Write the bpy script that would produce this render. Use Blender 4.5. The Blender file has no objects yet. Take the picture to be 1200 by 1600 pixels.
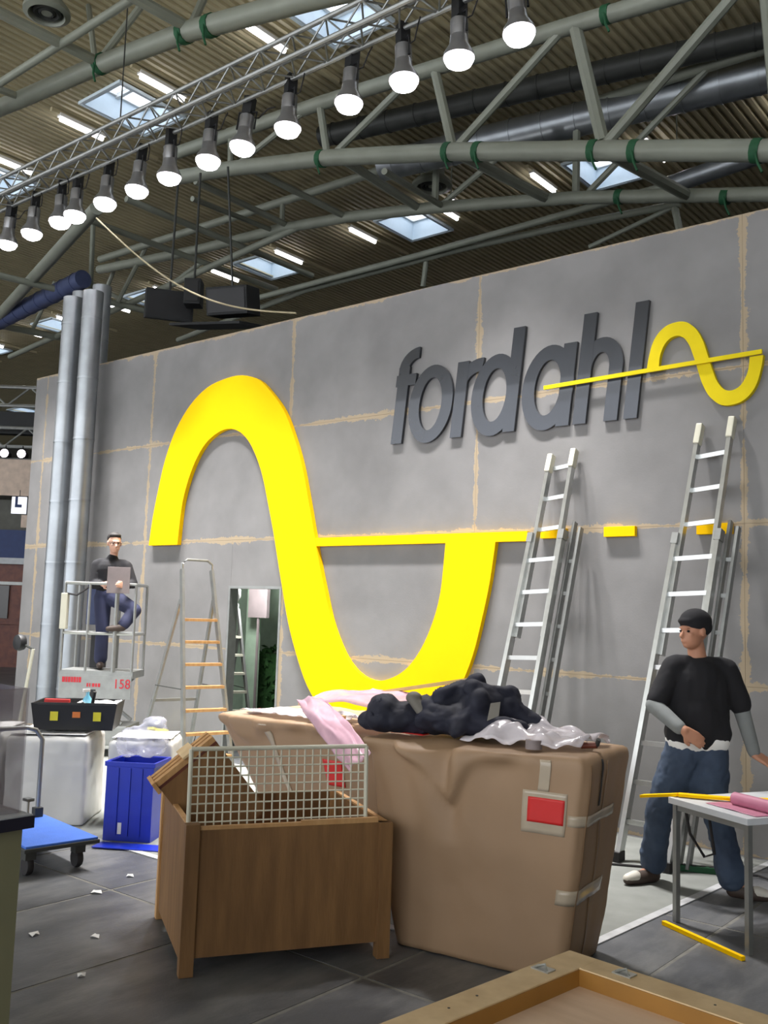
import bpy, bmesh, math, random
from mathutils import Vector, Matrix, Euler, noise

random.seed(7)
SC = bpy.context.scene
COL = SC.collection

# ------------------------------------------------------------------ camera
YAW, PITCH, ROLL, EYE = 0.6822, 0.1051, 0.0330, 1.72
f0 = Vector((-math.sin(YAW), math.cos(YAW), 0)); r0 = Vector((math.cos(YAW), math.sin(YAW), 0)); u0 = Vector((0, 0, 1))
fw = f0*math.cos(PITCH)+u0*math.sin(PITCH); up = u0*math.cos(PITCH)-f0*math.sin(PITCH)
rt = r0*math.cos(ROLL)+up*math.sin(ROLL); upr = up*math.cos(ROLL)-r0*math.sin(ROLL)
cd = bpy.data.cameras.new('camera'); cam = bpy.data.objects.new('camera', cd); COL.objects.link(cam)
cam.matrix_world = Matrix(((rt.x, upr.x, -fw.x, 0), (rt.y, upr.y, -fw.y, 0), (rt.z, upr.z, -fw.z, EYE), (0, 0, 0, 1)))
cd.sensor_fit = 'HORIZONTAL'; cd.sensor_width = 36; cd.lens = 36*1490/1200; cd.clip_end = 300
SC.camera = cam

# ------------------------------------------------------------------ world and exposure
W = bpy.data.worlds.new('hall_sky'); SC.world = W; W.use_nodes = True
bg = W.node_tree.nodes['Background']; bg.inputs[0].default_value = (0.93, 0.96, 1.0, 1); bg.inputs[1].default_value = 3.2
vs = SC.view_settings; vs.view_transform = 'Standard'; vs.look = 'None'; vs.exposure = 0.0; vs.gamma = 1; vs.use_curve_mapping = False
SPOT_W = 1050.0          # each truss lamp
SC.cycles.use_denoising = True
SC.cycles.max_bounces = 8; SC.cycles.transparent_max_bounces = 16
SC.cycles.sample_clamp_indirect = 6

# ------------------------------------------------------------------ materials
def lin(c):
    return tuple((v/255/12.92 if v/255 <= .04045 else ((v/255+.055)/1.055)**2.4) for v in c)

def mat(name, rgb, rough=.6, metal=0, var=.12, scale=6, bump=0, bscale=40, emit=0, spec=.5, stretch=None, rgb2=None, coat=0):
    m = bpy.data.materials.new(name); m.use_nodes = True; nt = m.node_tree; N = nt.nodes; L = nt.links
    b = N['Principled BSDF']; c = lin(rgb)
    b.inputs['Roughness'].default_value = rough; b.inputs['Metallic'].default_value = metal
    b.inputs['Specular IOR Level'].default_value = spec
    if coat: b.inputs['Coat Weight'].default_value = coat
    tc = N.new('ShaderNodeTexCoord'); mp = N.new('ShaderNodeMapping'); L.new(tc.outputs['Object'], mp.inputs[0])
    if stretch: mp.inputs['Scale'].default_value = stretch
    nz = N.new('ShaderNodeTexNoise'); nz.inputs['Scale'].default_value = scale; nz.inputs['Detail'].default_value = 4
    L.new(mp.outputs[0], nz.inputs[0])
    rp = N.new('ShaderNodeValToRGB'); L.new(nz.outputs[0], rp.inputs[0])
    c2 = lin(rgb2) if rgb2 else tuple(min(1, x*(1+var)) for x in c)
    c1 = c if rgb2 else tuple(x*(1-var) for x in c)
    rp.color_ramp.elements[0].position = .3; rp.color_ramp.elements[1].position = .7
    rp.color_ramp.elements[0].color = (*c1, 1); rp.color_ramp.elements[1].color = (*c2, 1)
    L.new(rp.outputs[0], b.inputs['Base Color'])
    if bump:
        n2 = N.new('ShaderNodeTexNoise'); n2.inputs['Scale'].default_value = bscale; L.new(mp.outputs[0], n2.inputs[0])
        bp = N.new('ShaderNodeBump'); bp.inputs['Strength'].default_value = bump; bp.inputs['Distance'].default_value = .01
        L.new(n2.outputs[0], bp.inputs['Height']); L.new(bp.outputs[0], b.inputs['Normal'])
    if emit:
        b.inputs['Emission Color'].default_value = (*c, 1); b.inputs['Emission Strength'].default_value = emit
    return m

def film(name, rgb, alpha, rough=.2):
    m = bpy.data.materials.new(name); m.use_nodes = True; nt = m.node_tree; N = nt.nodes; L = nt.links
    b = N['Principled BSDF']; b.inputs['Base Color'].default_value = (*lin(rgb), 1); b.inputs['Roughness'].default_value = rough
    b.inputs['Specular IOR Level'].default_value = .8
    tr = N.new('ShaderNodeBsdfTransparent'); mx = N.new('ShaderNodeMixShader')
    nz = N.new('ShaderNodeTexNoise'); nz.inputs['Scale'].default_value = 9; nz.inputs['Detail'].default_value = 3
    tc = N.new('ShaderNodeTexCoord'); L.new(tc.outputs['Object'], nz.inputs[0])
    mr = N.new('ShaderNodeMapRange'); mr.inputs[3].default_value = max(0, alpha-.2); mr.inputs[4].default_value = min(1, alpha+.2); L.new(nz.outputs[0], mr.inputs[0])
    L.new(mr.outputs[0], mx.inputs[0]); L.new(tr.outputs[0], mx.inputs[1]); L.new(b.outputs[0], mx.inputs[2]); L.new(mx.outputs[0], N['Material Output'].inputs[0])
    return m

def glow(name, rgb, s):
    m = bpy.data.materials.new(name); m.use_nodes = True; N = m.node_tree.nodes
    b = N['Principled BSDF']; b.inputs['Base Color'].default_value = (.8, .8, .8, 1)
    b.inputs['Emission Color'].default_value = (*lin(rgb), 1); b.inputs['Emission Strength'].default_value = s
    return m

def wall_material():
    """grey boards, seams smeared with tan filler"""
    m = mat('grey_board', (127, 126, 126), rough=.75, var=.10, scale=2.6, bump=.05, bscale=60)
    nt = m.node_tree; N = nt.nodes; L = nt.links; b = N['Principled BSDF']
    base = b.inputs['Base Color'].links[0].from_socket
    g = N.new('ShaderNodeNewGeometry'); sp = N.new('ShaderNodeSeparateXYZ'); L.new(g.outputs['Position'], sp.inputs[0])
    def M(op, a, c=None):
        n = N.new('ShaderNodeMath'); n.operation = op
        for i, v in enumerate((a, c)):
            if v is None: continue
            if isinstance(v, (int, float)): n.inputs[i].default_value = v
            else: L.new(v, n.inputs[i])
        return n.outputs[0]
    wob = N.new('ShaderNodeTexNoise'); wob.inputs['Scale'].default_value = 5; L.new(g.outputs['Position'], wob.inputs[0])
    off = M('MULTIPLY', M('SUBTRACT', wob.outputs[0], .5), .07)
    def dist(sock, o, per):
        t = M('DIVIDE', M('ADD', sock, o), per)
        return M('MULTIPLY', M('ABSOLUTE', M('SUBTRACT', t, M('ROUND', t))), per)
    dx = M('ADD', dist(sp.outputs[0], 9.97, 2.5), off); dz = M('ADD', dist(sp.outputs[2], 0, 1.25), off)
    d = M('MINIMUM', dx, dz)
    n2 = N.new('ShaderNodeTexNoise'); n2.inputs['Scale'].default_value = 22; n2.inputs['Detail'].default_value = 6; n2.inputs['Roughness'].default_value = .75; L.new(g.outputs['Position'], n2.inputs[0])
    n3 = N.new('ShaderNodeTexNoise'); n3.inputs['Scale'].default_value = 2.2; L.new(g.outputs['Position'], n3.inputs[0])
    wid = M('MULTIPLY', M('POWER', n3.outputs[0], 1.6), .26)
    mask = M('MULTIPLY', M('LESS_THAN', d, M('MULTIPLY', wid, M('POWER', n2.outputs[0], 2.0))), .55)
    mx = N.new('ShaderNodeMixRGB'); L.new(mask, mx.inputs[0]); L.new(base, mx.inputs[1]); mx.inputs[2].default_value = (*lin((187, 163, 122)), 1)
    L.new(mx.outputs[0], b.inputs['Base Color'])
    return m

def floor_material(name, rgb, rgb2):
    m = mat(name, rgb, rough=.42, rgb2=rgb2, scale=2.2, bump=.08, bscale=70)
    nt = m.node_tree; N = nt.nodes; L = nt.links; b = N['Principled BSDF']; base = b.inputs['Base Color'].links[0].from_socket
    g = N.new('ShaderNodeNewGeometry')
    mp = N.new('ShaderNodeMapping'); mp.inputs['Scale'].default_value = (1.2, .35, 1); mp.inputs['Rotation'].default_value = (0, 0, .1); L.new(g.outputs['Position'], mp.inputs[0])
    nz = N.new('ShaderNodeTexNoise'); nz.inputs['Scale'].default_value = 3.2; nz.inputs['Detail'].default_value = 9; nz.inputs['Roughness'].default_value = .7; L.new(mp.outputs[0], nz.inputs[0])
    rp = N.new('ShaderNodeValToRGB'); rp.color_ramp.elements[0].position = .44; rp.color_ramp.elements[1].position = .76
    rp.color_ramp.elements[0].color = (0, 0, 0, 1); rp.color_ramp.elements[1].color = (.72, .72, .72, 1); L.new(nz.outputs[0], rp.inputs[0])
    mx = N.new('ShaderNodeMixRGB'); L.new(rp.outputs[0], mx.inputs[0]); L.new(base, mx.inputs[1]); mx.inputs[2].default_value = (*lin((138, 138, 136)), 1)
    L.new(mx.outputs[0], b.inputs['Base Color'])
    return m

MT = dict(
    wall=wall_material(),
    slab=floor_material('hall_slab', (66, 68, 72), (98, 100, 104)),
    joint=mat('joint_dust', (118, 117, 112), .9, var=.2, scale=12),
    carpet=mat('grey_carpet', (128, 131, 127), .95, var=.1, scale=5, bump=.2, bscale=300),
    tape=mat('white_tape', (178, 180, 182), .6, var=.15, scale=9),
    deck=mat('roof_deck', (178, 168, 136), .6, var=.08, scale=2),
    steel=mat('roof_steel', (138, 142, 130), .5, .1, var=.08, scale=3),
    bracket=mat('dark_steel', (60, 62, 60), .5, .3),
    strap=mat('green_strap', (28, 84, 52), .7),
    duct=mat('galvanised_duct', (158, 163, 168), .38, .8, var=.14, scale=3, bump=.1, bscale=9),
    alu=mat('aluminium', (190, 192, 190), .3, .85, var=.08, scale=10),
    alu_matt=mat('aluminium_dull', (150, 152, 150), .45, .7, var=.1, scale=10),
    black=mat('black_plastic', (24, 25, 28), .5),
    dark=mat('dark_box', (34, 36, 38), .7),
    yellow=mat('yellow_paint', (255, 200, 0), .75, var=.03, scale=2, spec=.12),
    pale_yellow=mat('pale_yellow_paint', (226, 204, 26), .7, var=.04, spec=.15),
    letter=mat('charcoal_gloss', (46, 50, 58), .2, .3, var=.1, scale=3, coat=.5),
    paper=mat('brown_paper', (154, 126, 98), .6, var=.06, scale=3, bump=.25, bscale=5),
    paper_seam=mat('paper_tape', (132, 104, 76), .4, var=.06),
    cleartape=mat('clear_tape', (178, 164, 144), .18, var=.08),
    red=mat('red_label', (206, 40, 38), .5, var=.06),
    white=mat('white_sheet', (226, 226, 224), .5, var=.03),
    ply=mat('crate_plywood', (112, 80, 46), .65, rgb2=(136, 100, 60), scale=3, stretch=(6, 6, .8), bump=.12, bscale=20),
    ply2=mat('crate_edge_wood', (176, 132, 82), .6, rgb2=(196, 154, 104), scale=4, stretch=(8, 8, 1)),
    pine=mat('pine_lid', (196, 168, 126), .6, rgb2=(216, 190, 148), scale=4, stretch=(3, 3, 3)),
    lidply=mat('birch_ply', (206, 176, 146), .6, rgb2=(220, 192, 164), scale=3, stretch=(1, 6, 6)),
    lidinner=mat('varnished_edge', (150, 106, 44), .5),
    grid=mat('white_wire', (206, 204, 186), .45, var=.05),
    blue=mat('blue_plastic', (16, 44, 176), .35, var=.1, scale=4),
    bluemat=mat('blue_ribbed_mat', (62, 108, 200), .6, var=.06, scale=9, bump=.2, bscale=120),
    foam=mat('white_film_wrap', (214, 214, 212), .3, var=.05, scale=3, bump=.2, bscale=6),
    foam2=mat('white_top_sheet', (236, 236, 236), .4, var=.03),
    olive=mat('beige_laminate', (128, 126, 98), .6, var=.04),
    topedge=mat('navy_edge', (30, 30, 46), .5),
    topwhite=mat('grey_counter_top', (170, 174, 178), .35),
    skin=mat('skin', (176, 126, 100), .55, var=.06, scale=12),
    skin2=mat('skin_fair', (206, 160, 138), .55, var=.05, scale=12),
    hair=mat('dark_hair', (30, 26, 24), .7, bump=.3, bscale=90),
    tee=mat('black_cotton', (19, 19, 24), .9, var=.15, bump=.15, bscale=12),
    sleeve=mat('grey_cotton', (118, 122, 122), .9, bump=.15, bscale=14),
    jeans=mat('blue_denim', (44, 56, 76), .85, rgb2=(66, 82, 104), scale=5, bump=.2, bscale=18),
    navy=mat('navy_trousers', (46, 50, 78), .85, var=.12, bump=.2, bscale=14),
    shoe=mat('brown_shoe', (64, 52, 46), .6), shoe_white=mat('white_toe', (196, 192, 182), .5),
    jacket=mat('navy_jacket', (26, 28, 44), .75, var=.25, scale=7, bump=1.0, bscale=11),
    lining=mat('grey_lining', (112, 108, 100), .7),
    pinkfilm=film('pink_film', (232, 190, 208), .72), clearfilm=film('clear_film', (222, 216, 222), .62), bagfilm=film('bag_film', (206, 208, 222), .4),
    pinkroll=mat('pink_roll', (186, 122, 146), .5, var=.06),
    tabletop=mat('white_tabletop', (206, 210, 214), .35, var=.03),
    gtext=mat('red_paint', (190, 40, 54), .6),
    panel_grey=mat('grey_card', (128, 118, 118), .7),
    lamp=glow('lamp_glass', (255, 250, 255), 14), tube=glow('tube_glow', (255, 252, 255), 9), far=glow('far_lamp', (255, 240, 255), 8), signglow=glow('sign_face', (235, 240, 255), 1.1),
    reflector=mat('lamp_reflector', (150, 150, 152), .3, .7),
    shaft=mat('skylight_lining', (214, 228, 238), .5, var=.03),
    green=mat('pale_green_wall', (150, 172, 150), .7), hedge=mat('dark_green_foliage', (26, 62, 24), .8, rgb2=(44, 86, 34), scale=30),
    greywall=mat('hall_wall', (92, 92, 86), .8), cream=mat('cream_banner', (206, 186, 170), .8), navyblue=mat('navy_fascia', (32, 52, 100), .6),
    brown=mat('dark_red_wood', (84, 36, 26), .5, rgb2=(110, 56, 36), scale=6), maroon=mat('maroon_cloth', (92, 24, 52), .8), glassdark=mat('dark_glass', (40, 34, 30), .15),
    acrylic=film('acrylic', (150, 140, 146), .3, .05), mauve=mat('mauve_wrap', (104, 84, 92), .6, var=.2, scale=4),
    rope=mat('rope', (168, 158, 130), .8), bluegrey=mat('blue_duct', (66, 76, 112), .6), wood=mat('wood_strip', (206, 176, 110), .6), cyan=film('cyan_bottle', (120, 200, 230), .8),
    orange=mat('orange_sticker', (214, 120, 50), .5), sticker=mat('yellow_sticker', (214, 204, 40), .5), rubber=mat('rubber', (34, 32, 34), .7),
)
for k in ('lamp', 'tube', 'far'): MT[k].cycles.emission_sampling = 'NONE' if k != 'tube' else 'AUTO'
g_ = bpy.data.materials.new('skylight_glass'); g_.use_nodes = True
_N = g_.node_tree.nodes; _t = _N.new('ShaderNodeBsdfTransparent'); _t.inputs[0].default_value = (.95, .97, 1, 1)
_gl = _N.new('ShaderNodeBsdfGlossy'); _gl.inputs['Roughness'].default_value = .1; _mx = _N.new('ShaderNodeMixShader'); _mx.inputs[0].default_value = .08
g_.node_tree.links.new(_t.outputs[0], _mx.inputs[1]); g_.node_tree.links.new(_gl.outputs[0], _mx.inputs[2]); g_.node_tree.links.new(_mx.outputs[0], _N['Material Output'].inputs[0])
MT['pane'] = g_

# ------------------------------------------------------------------ mesh helpers
class MB:
    """collects simple solids, builds ONE mesh object"""
    def __init__(s): s.v = []; s.f = []
    def add(s, vs, fs):
        o = len(s.v); s.v += [tuple(v) for v in vs]; s.f += [tuple(i+o for i in f) for f in fs]; return s
    def box(s, a, b, M=None):
        x0, y0, z0 = a; x1, y1, z1 = b
        vs = [Vector(p) for p in ((x0, y0, z0), (x1, y0, z0), (x1, y1, z0), (x0, y1, z0), (x0, y0, z1), (x1, y0, z1), (x1, y1, z1), (x0, y1, z1))]
        if M: vs = [M @ v for v in vs]
        return s.add(vs, [(3, 2, 1, 0), (4, 5, 6, 7), (0, 1, 5, 4), (1, 2, 6, 5), (2, 3, 7, 6), (3, 0, 4, 7)])
    def tube(s, pts, r, n=10, closed=False, r1=None):
        pts = [Vector(p) for p in pts]; m = len(pts); rings = []
        for i, p in enumerate(pts):
            t = (pts[min(i+1, m-1)]-pts[max(i-1, 0)]).normalized()
            ref = Vector((0, 0, 1)) if abs(t.z) < .9 else Vector((0, 1, 0))
            a = t.cross(ref).normalized(); b = t.cross(a)
            rr = r if r1 is None else r+(r1-r)*i/(m-1)
            rings.append([p+a*rr*math.cos(2*math.pi*k/n)+b*rr*math.sin(2*math.pi*k/n) for k in range(n)])
        vs = [v for R in rings for v in R]; fs = []
        for i in range(m-1):
            for k in range(n):
                fs.append((i*n+k, i*n+(k+1) % n, (i+1)*n+(k+1) % n, (i+1)*n+k))
        fs.append(tuple(range(n-1, -1, -1))); fs.append(tuple((m-1)*n+k for k in range(n)))
        return s.add(vs, fs)
    def bar(s, a, b, w, h, ref=(0, 0, 1)):
        """rectangular bar from a to b, w across, h along ref"""
        a = Vector(a); b = Vector(b); t = (b-a).normalized(); rf = Vector(ref)
        x = t.cross(rf).normalized(); y = x.cross(t).normalized()
        vs = [p+x*sx*w/2+y*sy*h/2 for p in (a, b) for sx, sy in ((-1, -1), (1, -1), (1, 1), (-1, 1))]
        return s.add(vs, [(3, 2, 1, 0), (4, 5, 6, 7), (0, 1, 5, 4), (1, 2, 6, 5), (2, 3, 7, 6), (3, 0, 4, 7)])
    def lathe(s, prof, n=20, M=None, cap=True):
        vs = []; fs = []; m = len(prof)
        for r, z in prof:
            for k in range(n):
                v = Vector((r*math.cos(2*math.pi*k/n), r*math.sin(2*math.pi*k/n), z)); vs.append(M @ v if M else v)
        for i in range(m-1):
            for k in range(n): fs.append((i*n+k, i*n+(k+1) % n, (i+1)*n+(k+1) % n, (i+1)*n+k))
        if cap: fs.append(tuple(range(n-1, -1, -1))); fs.append(tuple((m-1)*n+k for k in range(n)))
        return s.add(vs, fs)
    def ribbon(s, A, B, y0, y1):
        """solid between two equal-length outlines A,B of (x,z), from y0 (front) to y1 (back)"""
        n = len(A); vs = []; fs = []
        for (ax, az), (bx, bz) in zip(A, B): vs += [(ax, y0, az), (bx, y0, bz), (bx, y1, bz), (ax, y1, az)]
        for i in range(n-1):
            a, b = 4*i, 4*i+4
            for k in range(4): fs.append((a+k, a+(k+1) % 4, b+(k+1) % 4, b+k))
        fs.append((3, 2, 1, 0)); e = 4*n-4; fs.append((e, e+1, e+2, e+3))
        return s.add(vs, fs)
    def poly(s, P, y0, y1):
        n = len(P); vs = [(x, y0, z) for x, z in P]+[(x, y1, z) for x, z in P]
        fs = [tuple(range(n)), tuple(range(2*n-1, n-1, -1))]+[(i, n+i, n+(i+1) % n, (i+1) % n) for i in range(n)]
        return s.add(vs, fs)
    def build(s, name, m, parent=None, smooth=False, bevel=0):
        me = bpy.data.meshes.new(name); me.from_pydata(s.v, [], s.f); me.validate()
        bm = bmesh.new(); bm.from_mesh(me); bmesh.ops.recalc_face_normals(bm, faces=bm.faces)
        if bevel: bmesh.ops.bevel(bm, geom=bm.edges[:], offset=bevel, segments=2, affect='EDGES', profile=.7)
        bm.to_mesh(me); bm.free()
        return link(name, me, m, parent, smooth)

def link(name, me, m, parent=None, smooth=False):
    o = bpy.data.objects.new(name, me); COL.objects.link(o)
    me.materials.clear(); me.materials.append(MT[m] if isinstance(m, str) else m)
    if smooth:
        me.polygons.foreach_set('use_smooth', [True]*len(me.polygons))
        try: me.set_sharp_from_angle(angle=math.radians(40))
        except Exception: pass
    if parent: o.parent = parent
    return o

def tag(o, label, cat, group=None, kind=None):
    if label: o['label'] = label
    if cat: o['category'] = cat
    if group: o['group'] = group
    if kind: o['kind'] = kind
    return o

def thing(name, label, cat, loc=(0, 0, 0), rz=0, group=None, rot=None):
    o = bpy.data.objects.new(name, None); COL.objects.link(o); o.location = loc; o.rotation_euler = rot or (0, 0, rz); o.empty_display_size = .1
    return tag(o, label, cat, group)

def struct(o): o['kind'] = 'structure'; return o

def copy_tree(o, parent=None):
    c = o.copy(); COL.objects.link(c); c.parent = parent
    for ch in list(o.children): copy_tree(ch, c)
    return c

def shared(src, parent, M=None, loc=None):
    c = src.copy(); COL.objects.link(c); c.parent = parent
    if loc is not None: c.location = loc
    return c

def grid_mesh(fn, nu, nv, name, m, parent=None, thick=0, smooth=True):
    vs = [fn(i/nu, j/nv) for j in range(nv+1) for i in range(nu+1)]
    fs = [(j*(nu+1)+i, j*(nu+1)+i+1, (j+1)*(nu+1)+i+1, (j+1)*(nu+1)+i) for j in range(nv) for i in range(nu)]
    me = bpy.data.meshes.new(name); me.from_pydata([tuple(v) for v in vs], [], fs)
    o = link(name, me, m, parent, False)
    if smooth: me.polygons.foreach_set('use_smooth', [True]*len(me.polygons))
    if thick:
        md = o.modifiers.new('thickness', 'SOLIDIFY'); md.thickness = thick; md.offset = 0
    return o

def blob(name, prims, m, parent=None, voxel=.008, it=6, fac=.5):
    """one continuous skin round tapered capsules and ellipsoids"""
    bm = bmesh.new()
    for p in prims:
        if p[0] == 'c':
            _, a, ra, b, rb = p; a = Vector(a); b = Vector(b); d = b-a; L = d.length
            q = Vector((0, 0, 1)).rotation_difference(d.normalized()) if L > 1e-6 else None
            n = 14; rings = []
            prof = [(-math.cos(t)*ra, math.sin(t)*ra) for t in [math.pi/2*k/4 for k in range(1, 5)]]+[(L+math.sin(t)*rb, math.cos(t)*rb) for t in [math.pi/2*k/4 for k in range(0, 4)]]
            for z, r in prof:
                rings.append([bm.verts.new(a+q @ Vector((r*math.cos(2*math.pi*k/n), r*math.sin(2*math.pi*k/n), z))) for k in range(n)])
            t0 = bm.verts.new(a+q @ Vector((0, 0, -ra))); t1 = bm.verts.new(a+q @ Vector((0, 0, L+rb)))
            for i in range(len(rings)-1):
                for k in range(n): bm.faces.new((rings[i][k], rings[i][(k+1) % n], rings[i+1][(k+1) % n], rings[i+1][k]))
            for k in range(n):
                bm.faces.new((t0, rings[0][(k+1) % n], rings[0][k])); bm.faces.new((t1, rings[-1][k], rings[-1][(k+1) % n]))
        else:
            _, c, r = p[:3]; rot = Euler(p[3]).to_matrix().to_4x4() if len(p) > 3 else Matrix()
            bmesh.ops.create_icosphere(bm, subdivisions=3, radius=1, matrix=Matrix.Translation(c) @ rot @ Matrix.Diagonal((*r, 1)))
    me = bpy.data.meshes.new(name); bm.to_mesh(me); bm.free()
    tmp = bpy.data.objects.new(name+'_tmp', me); COL.objects.link(tmp)
    rm = tmp.modifiers.new('r', 'REMESH'); rm.mode = 'VOXEL'; rm.voxel_size = voxel
    sm = tmp.modifiers.new('s', 'SMOOTH'); sm.iterations = it; sm.factor = fac
    dg = bpy.context.evaluated_depsgraph_get(); dg.update()
    nm = bpy.data.meshes.new_from_object(tmp.evaluated_get(dg)); nm.name = name
    bpy.data.objects.remove(tmp); bpy.data.meshes.remove(me)
    return link(name, nm, m, parent, False) if not nm.polygons.foreach_set('use_smooth', [True]*len(nm.polygons)) else None

def fbm(p, s=1.0):
    return noise.noise(Vector(p)*s)+.5*noise.noise(Vector(p)*s*2.1)+.25*noise.noise(Vector(p)*s*4.3)

# ================================================================== SETTING
D = 7.48                                    # stand wall plane
# floor: dusty base, laid slabs with open joints
fl = struct(MB().box((-48, -14, -.2), (16, 42, -.003)).build('floor', 'joint'))
sl0 = None
for i in range(-16, 3):
    for j in range(-1, 5):
        if sl0 is None: sl0 = sl = MB().box((.012, .012, -.03), (.988, 1.988, 0)).build('slab', 'slab', fl)
        else: sl = shared(sl0, fl)
        sl.location = (i, -.35+2*j, random.uniform(-.0012, 0))
struct(MB().box((-48, 11.65, -.1), (16, 42, 0)).build('floor_hall', 'slab'))
struct(MB().box((-48, -14, -.1), (-16, 11.65, -.001)).build('floor_aisle', 'slab'))
cp = struct(MB().add([(x, y, z) for z in (-.004, .005) for x, y in ((-12.4, 4.32), (-2.46, 4.32), (-2.28, 7.4), (-12.4, 7.4))], [(3, 2, 1, 0), (4, 5, 6, 7), (0, 1, 5, 4), (1, 2, 6, 5), (2, 3, 7, 6), (3, 0, 4, 7)]).build('floor_carpet', 'carpet'))
MB().bar((-2.45, 4.28, .0035), (-2.265, 7.4, .0035), .055, .0065).build('edge_tape', 'tape', cp)
MB().bar((-12.4, 4.305, .0035), (-2.43, 4.305, .0035), .055, .0066).build('edge_tape', 'tape', cp)

# stand wall: boards 2.5 x 1.25 m, doorway cut out
wl = bpy.data.objects.new('wall_back', None); COL.objects.link(wl); struct(wl)
def board(x0, x1, z0, z1):
    g = .001
    MB().box((x0+g, D, z0+g), (x1-g, D+.03, z1-g)).build('board', 'wall', wl)
DX0, DX1, DZ = -8.32, -7.52, 1.94
for i in range(-2, 6):
    xa = -9.97+2.5*i; xb = xa+2.5
    for k in range(4):
        za = 1.25*k; zb = za+1.25; a = max(xa, -12.78)
        if a >= xb: continue
        if i == 0 and k < 2:
            board(a, DX0, za, zb)
            if k == 1: board(DX0, DX1, DZ, zb)
            board(DX1, xb, za, zb)
        else: board(a, xb, za, zb)
bt = MB()
for i in range(-1, 7):
    x = -9.97+2.5*i
    if x < -12.5: continue
    bt.box((x-.03, D+.033, 0), (x+.03, D+.09, 4.98))
bt.box((-12.5, D+.033, 4.92), (4.9, D+.09, 4.99)).build('batten_frame', 'ply2', wl)
dr = struct(MB().box((DX0-.03, D-.004, 0), (DX0, D+.12, DZ+.03)).box((DX1, D-.004, 0), (DX1+.03, D+.12, DZ+.03)).box((DX0, D-.004, DZ), (DX1, D+.12, DZ+.03)).build('door_1', 'alu_matt'))

# room behind the doorway
struct(MB().box((-11, 9.9, 0), (-5, 9.95, 4.6)).build('wall_store', 'green'))
struct(MB().box((-9.66, 9.0, 0), (-9.44, 9.06, 2.4)).build('wall_partition', 'green'))

# corrugated roof deck with openings for the skylights
CZ = 10.0; RX0, RX1 = -48.0, 16.0; PITCHR = .14
rowsY = [(1.9, 3.1), (8.42, 9.64), (14.92, 16.12), (21.4, 22.6), (27.9, 29.1)]
cent = {0: [-4.05-4.5*k for k in range(-2, 8)], 1: [-4.05-4.5*k for k in range(-2, 8)], 2: [-7.6-4.45*k for k in range(-3, 8)], 3: [-7.0-4.45*k for k in range(-3, 8)], 4: [-7.0-4.45*k for k in range(-3, 8)]}
HW = .47
ys = [-14]+[y for r in rowsY for y in r]+[42]
dk = MB(); prof = [(0, 0), (.06, 0), (.075, .04), (.125, .04), (.14, 0)]
nr = int((RX1-RX0)/PITCHR)
for s_ in range(len(ys)-1):
    ya, yb = ys[s_], ys[s_+1]; row = (s_-1)//2 if s_ % 2 == 1 else None
    vs = []; fs = []
    for i in range(nr):
        x = RX0+i*PITCHR
        if row is not None and any(abs(x+PITCHR/2-c) < HW for c in cent[row]): continue
        o = len(vs)
        for px, pz in prof: vs += [(x+px, ya, CZ+pz), (x+px, yb, CZ+pz)]
        for q in range(4): fs.append((o+2*q, o+2*q+2, o+2*q+3, o+2*q+1))
    dk.add(vs, fs)
ce = struct(dk.build('ceiling', 'deck'))
struct(MB().box((-48, 42, 0), (16, 42.2, 10.4)).build('wall_far', 'greywall'))
struct(MB().box((-48.2, -14, 0), (-48, 42, 10.4)).build('wall_left', 'greywall'))
struct(MB().box((16, -14, 0), (16.2, 42, 10.4)).build('wall_right', 'greywall'))

# skylights
sky0 = None; wn = 0
def make_skylight(n):
    e = bpy.data.objects.new('window_%d' % n, None); COL.objects.link(e); struct(e)
    w, l, h = HW+.03, .61, .42
    m = MB(); t = .03
    m.box((-w-t, -l-t, -.04), (-w+.01, l+t, h)).box((w-.01, -l-t, -.04), (w+t, l+t, h)).box((-w, -l-t, -.04), (w, -l+.01, h)).box((-w, l-.01, -.04), (w, l+t, h)).build('shaft', 'shaft', e)
    MB().box((-w-.07, -l-.07, -.05), (-w-t, l+.07, .0)).box((w+t, -l-.07, -.05), (w+.07, l+.07, .0)).box((-w-.07, -l-.07, -.05), (w+.07, -l-t, .0)).box((-w-.07, l+t, -.05), (w+.07, l+.07, .0)).build('rim', 'shaft', e)
    f = MB(); f.box((-w, -.03, h-.09), (w, .03, h)); f.box((-w, -l, h-.06), (-w+.06, l, h)); f.box((w-.06, -l, h-.06), (w, l, h)); f.box((-w, -l, h-.06), (w, -l+.06, h)); f.box((-w, l-.06, h-.06), (w, l, h)); f.build('sash', 'white', e)
    for a, b in ((-l+.05, -.03), (.03, l-.05)): MB().box((-w+.05, a, h-.03), (w-.05, b, h-.02)).build('pane', 'pane', e)
    return e
for r, (ya, yb) in enumerate(rowsY):
    for c in cent[r]:
        if not (-40 < c < 8): continue
        wn += 1
        if sky0 is None: s_ = sky0 = make_skylight(wn)
        else: s_ = copy_tree(sky0); s_.name = 'window_%d' % wn
        s_.location = (c, (ya+yb)/2, CZ)

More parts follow.
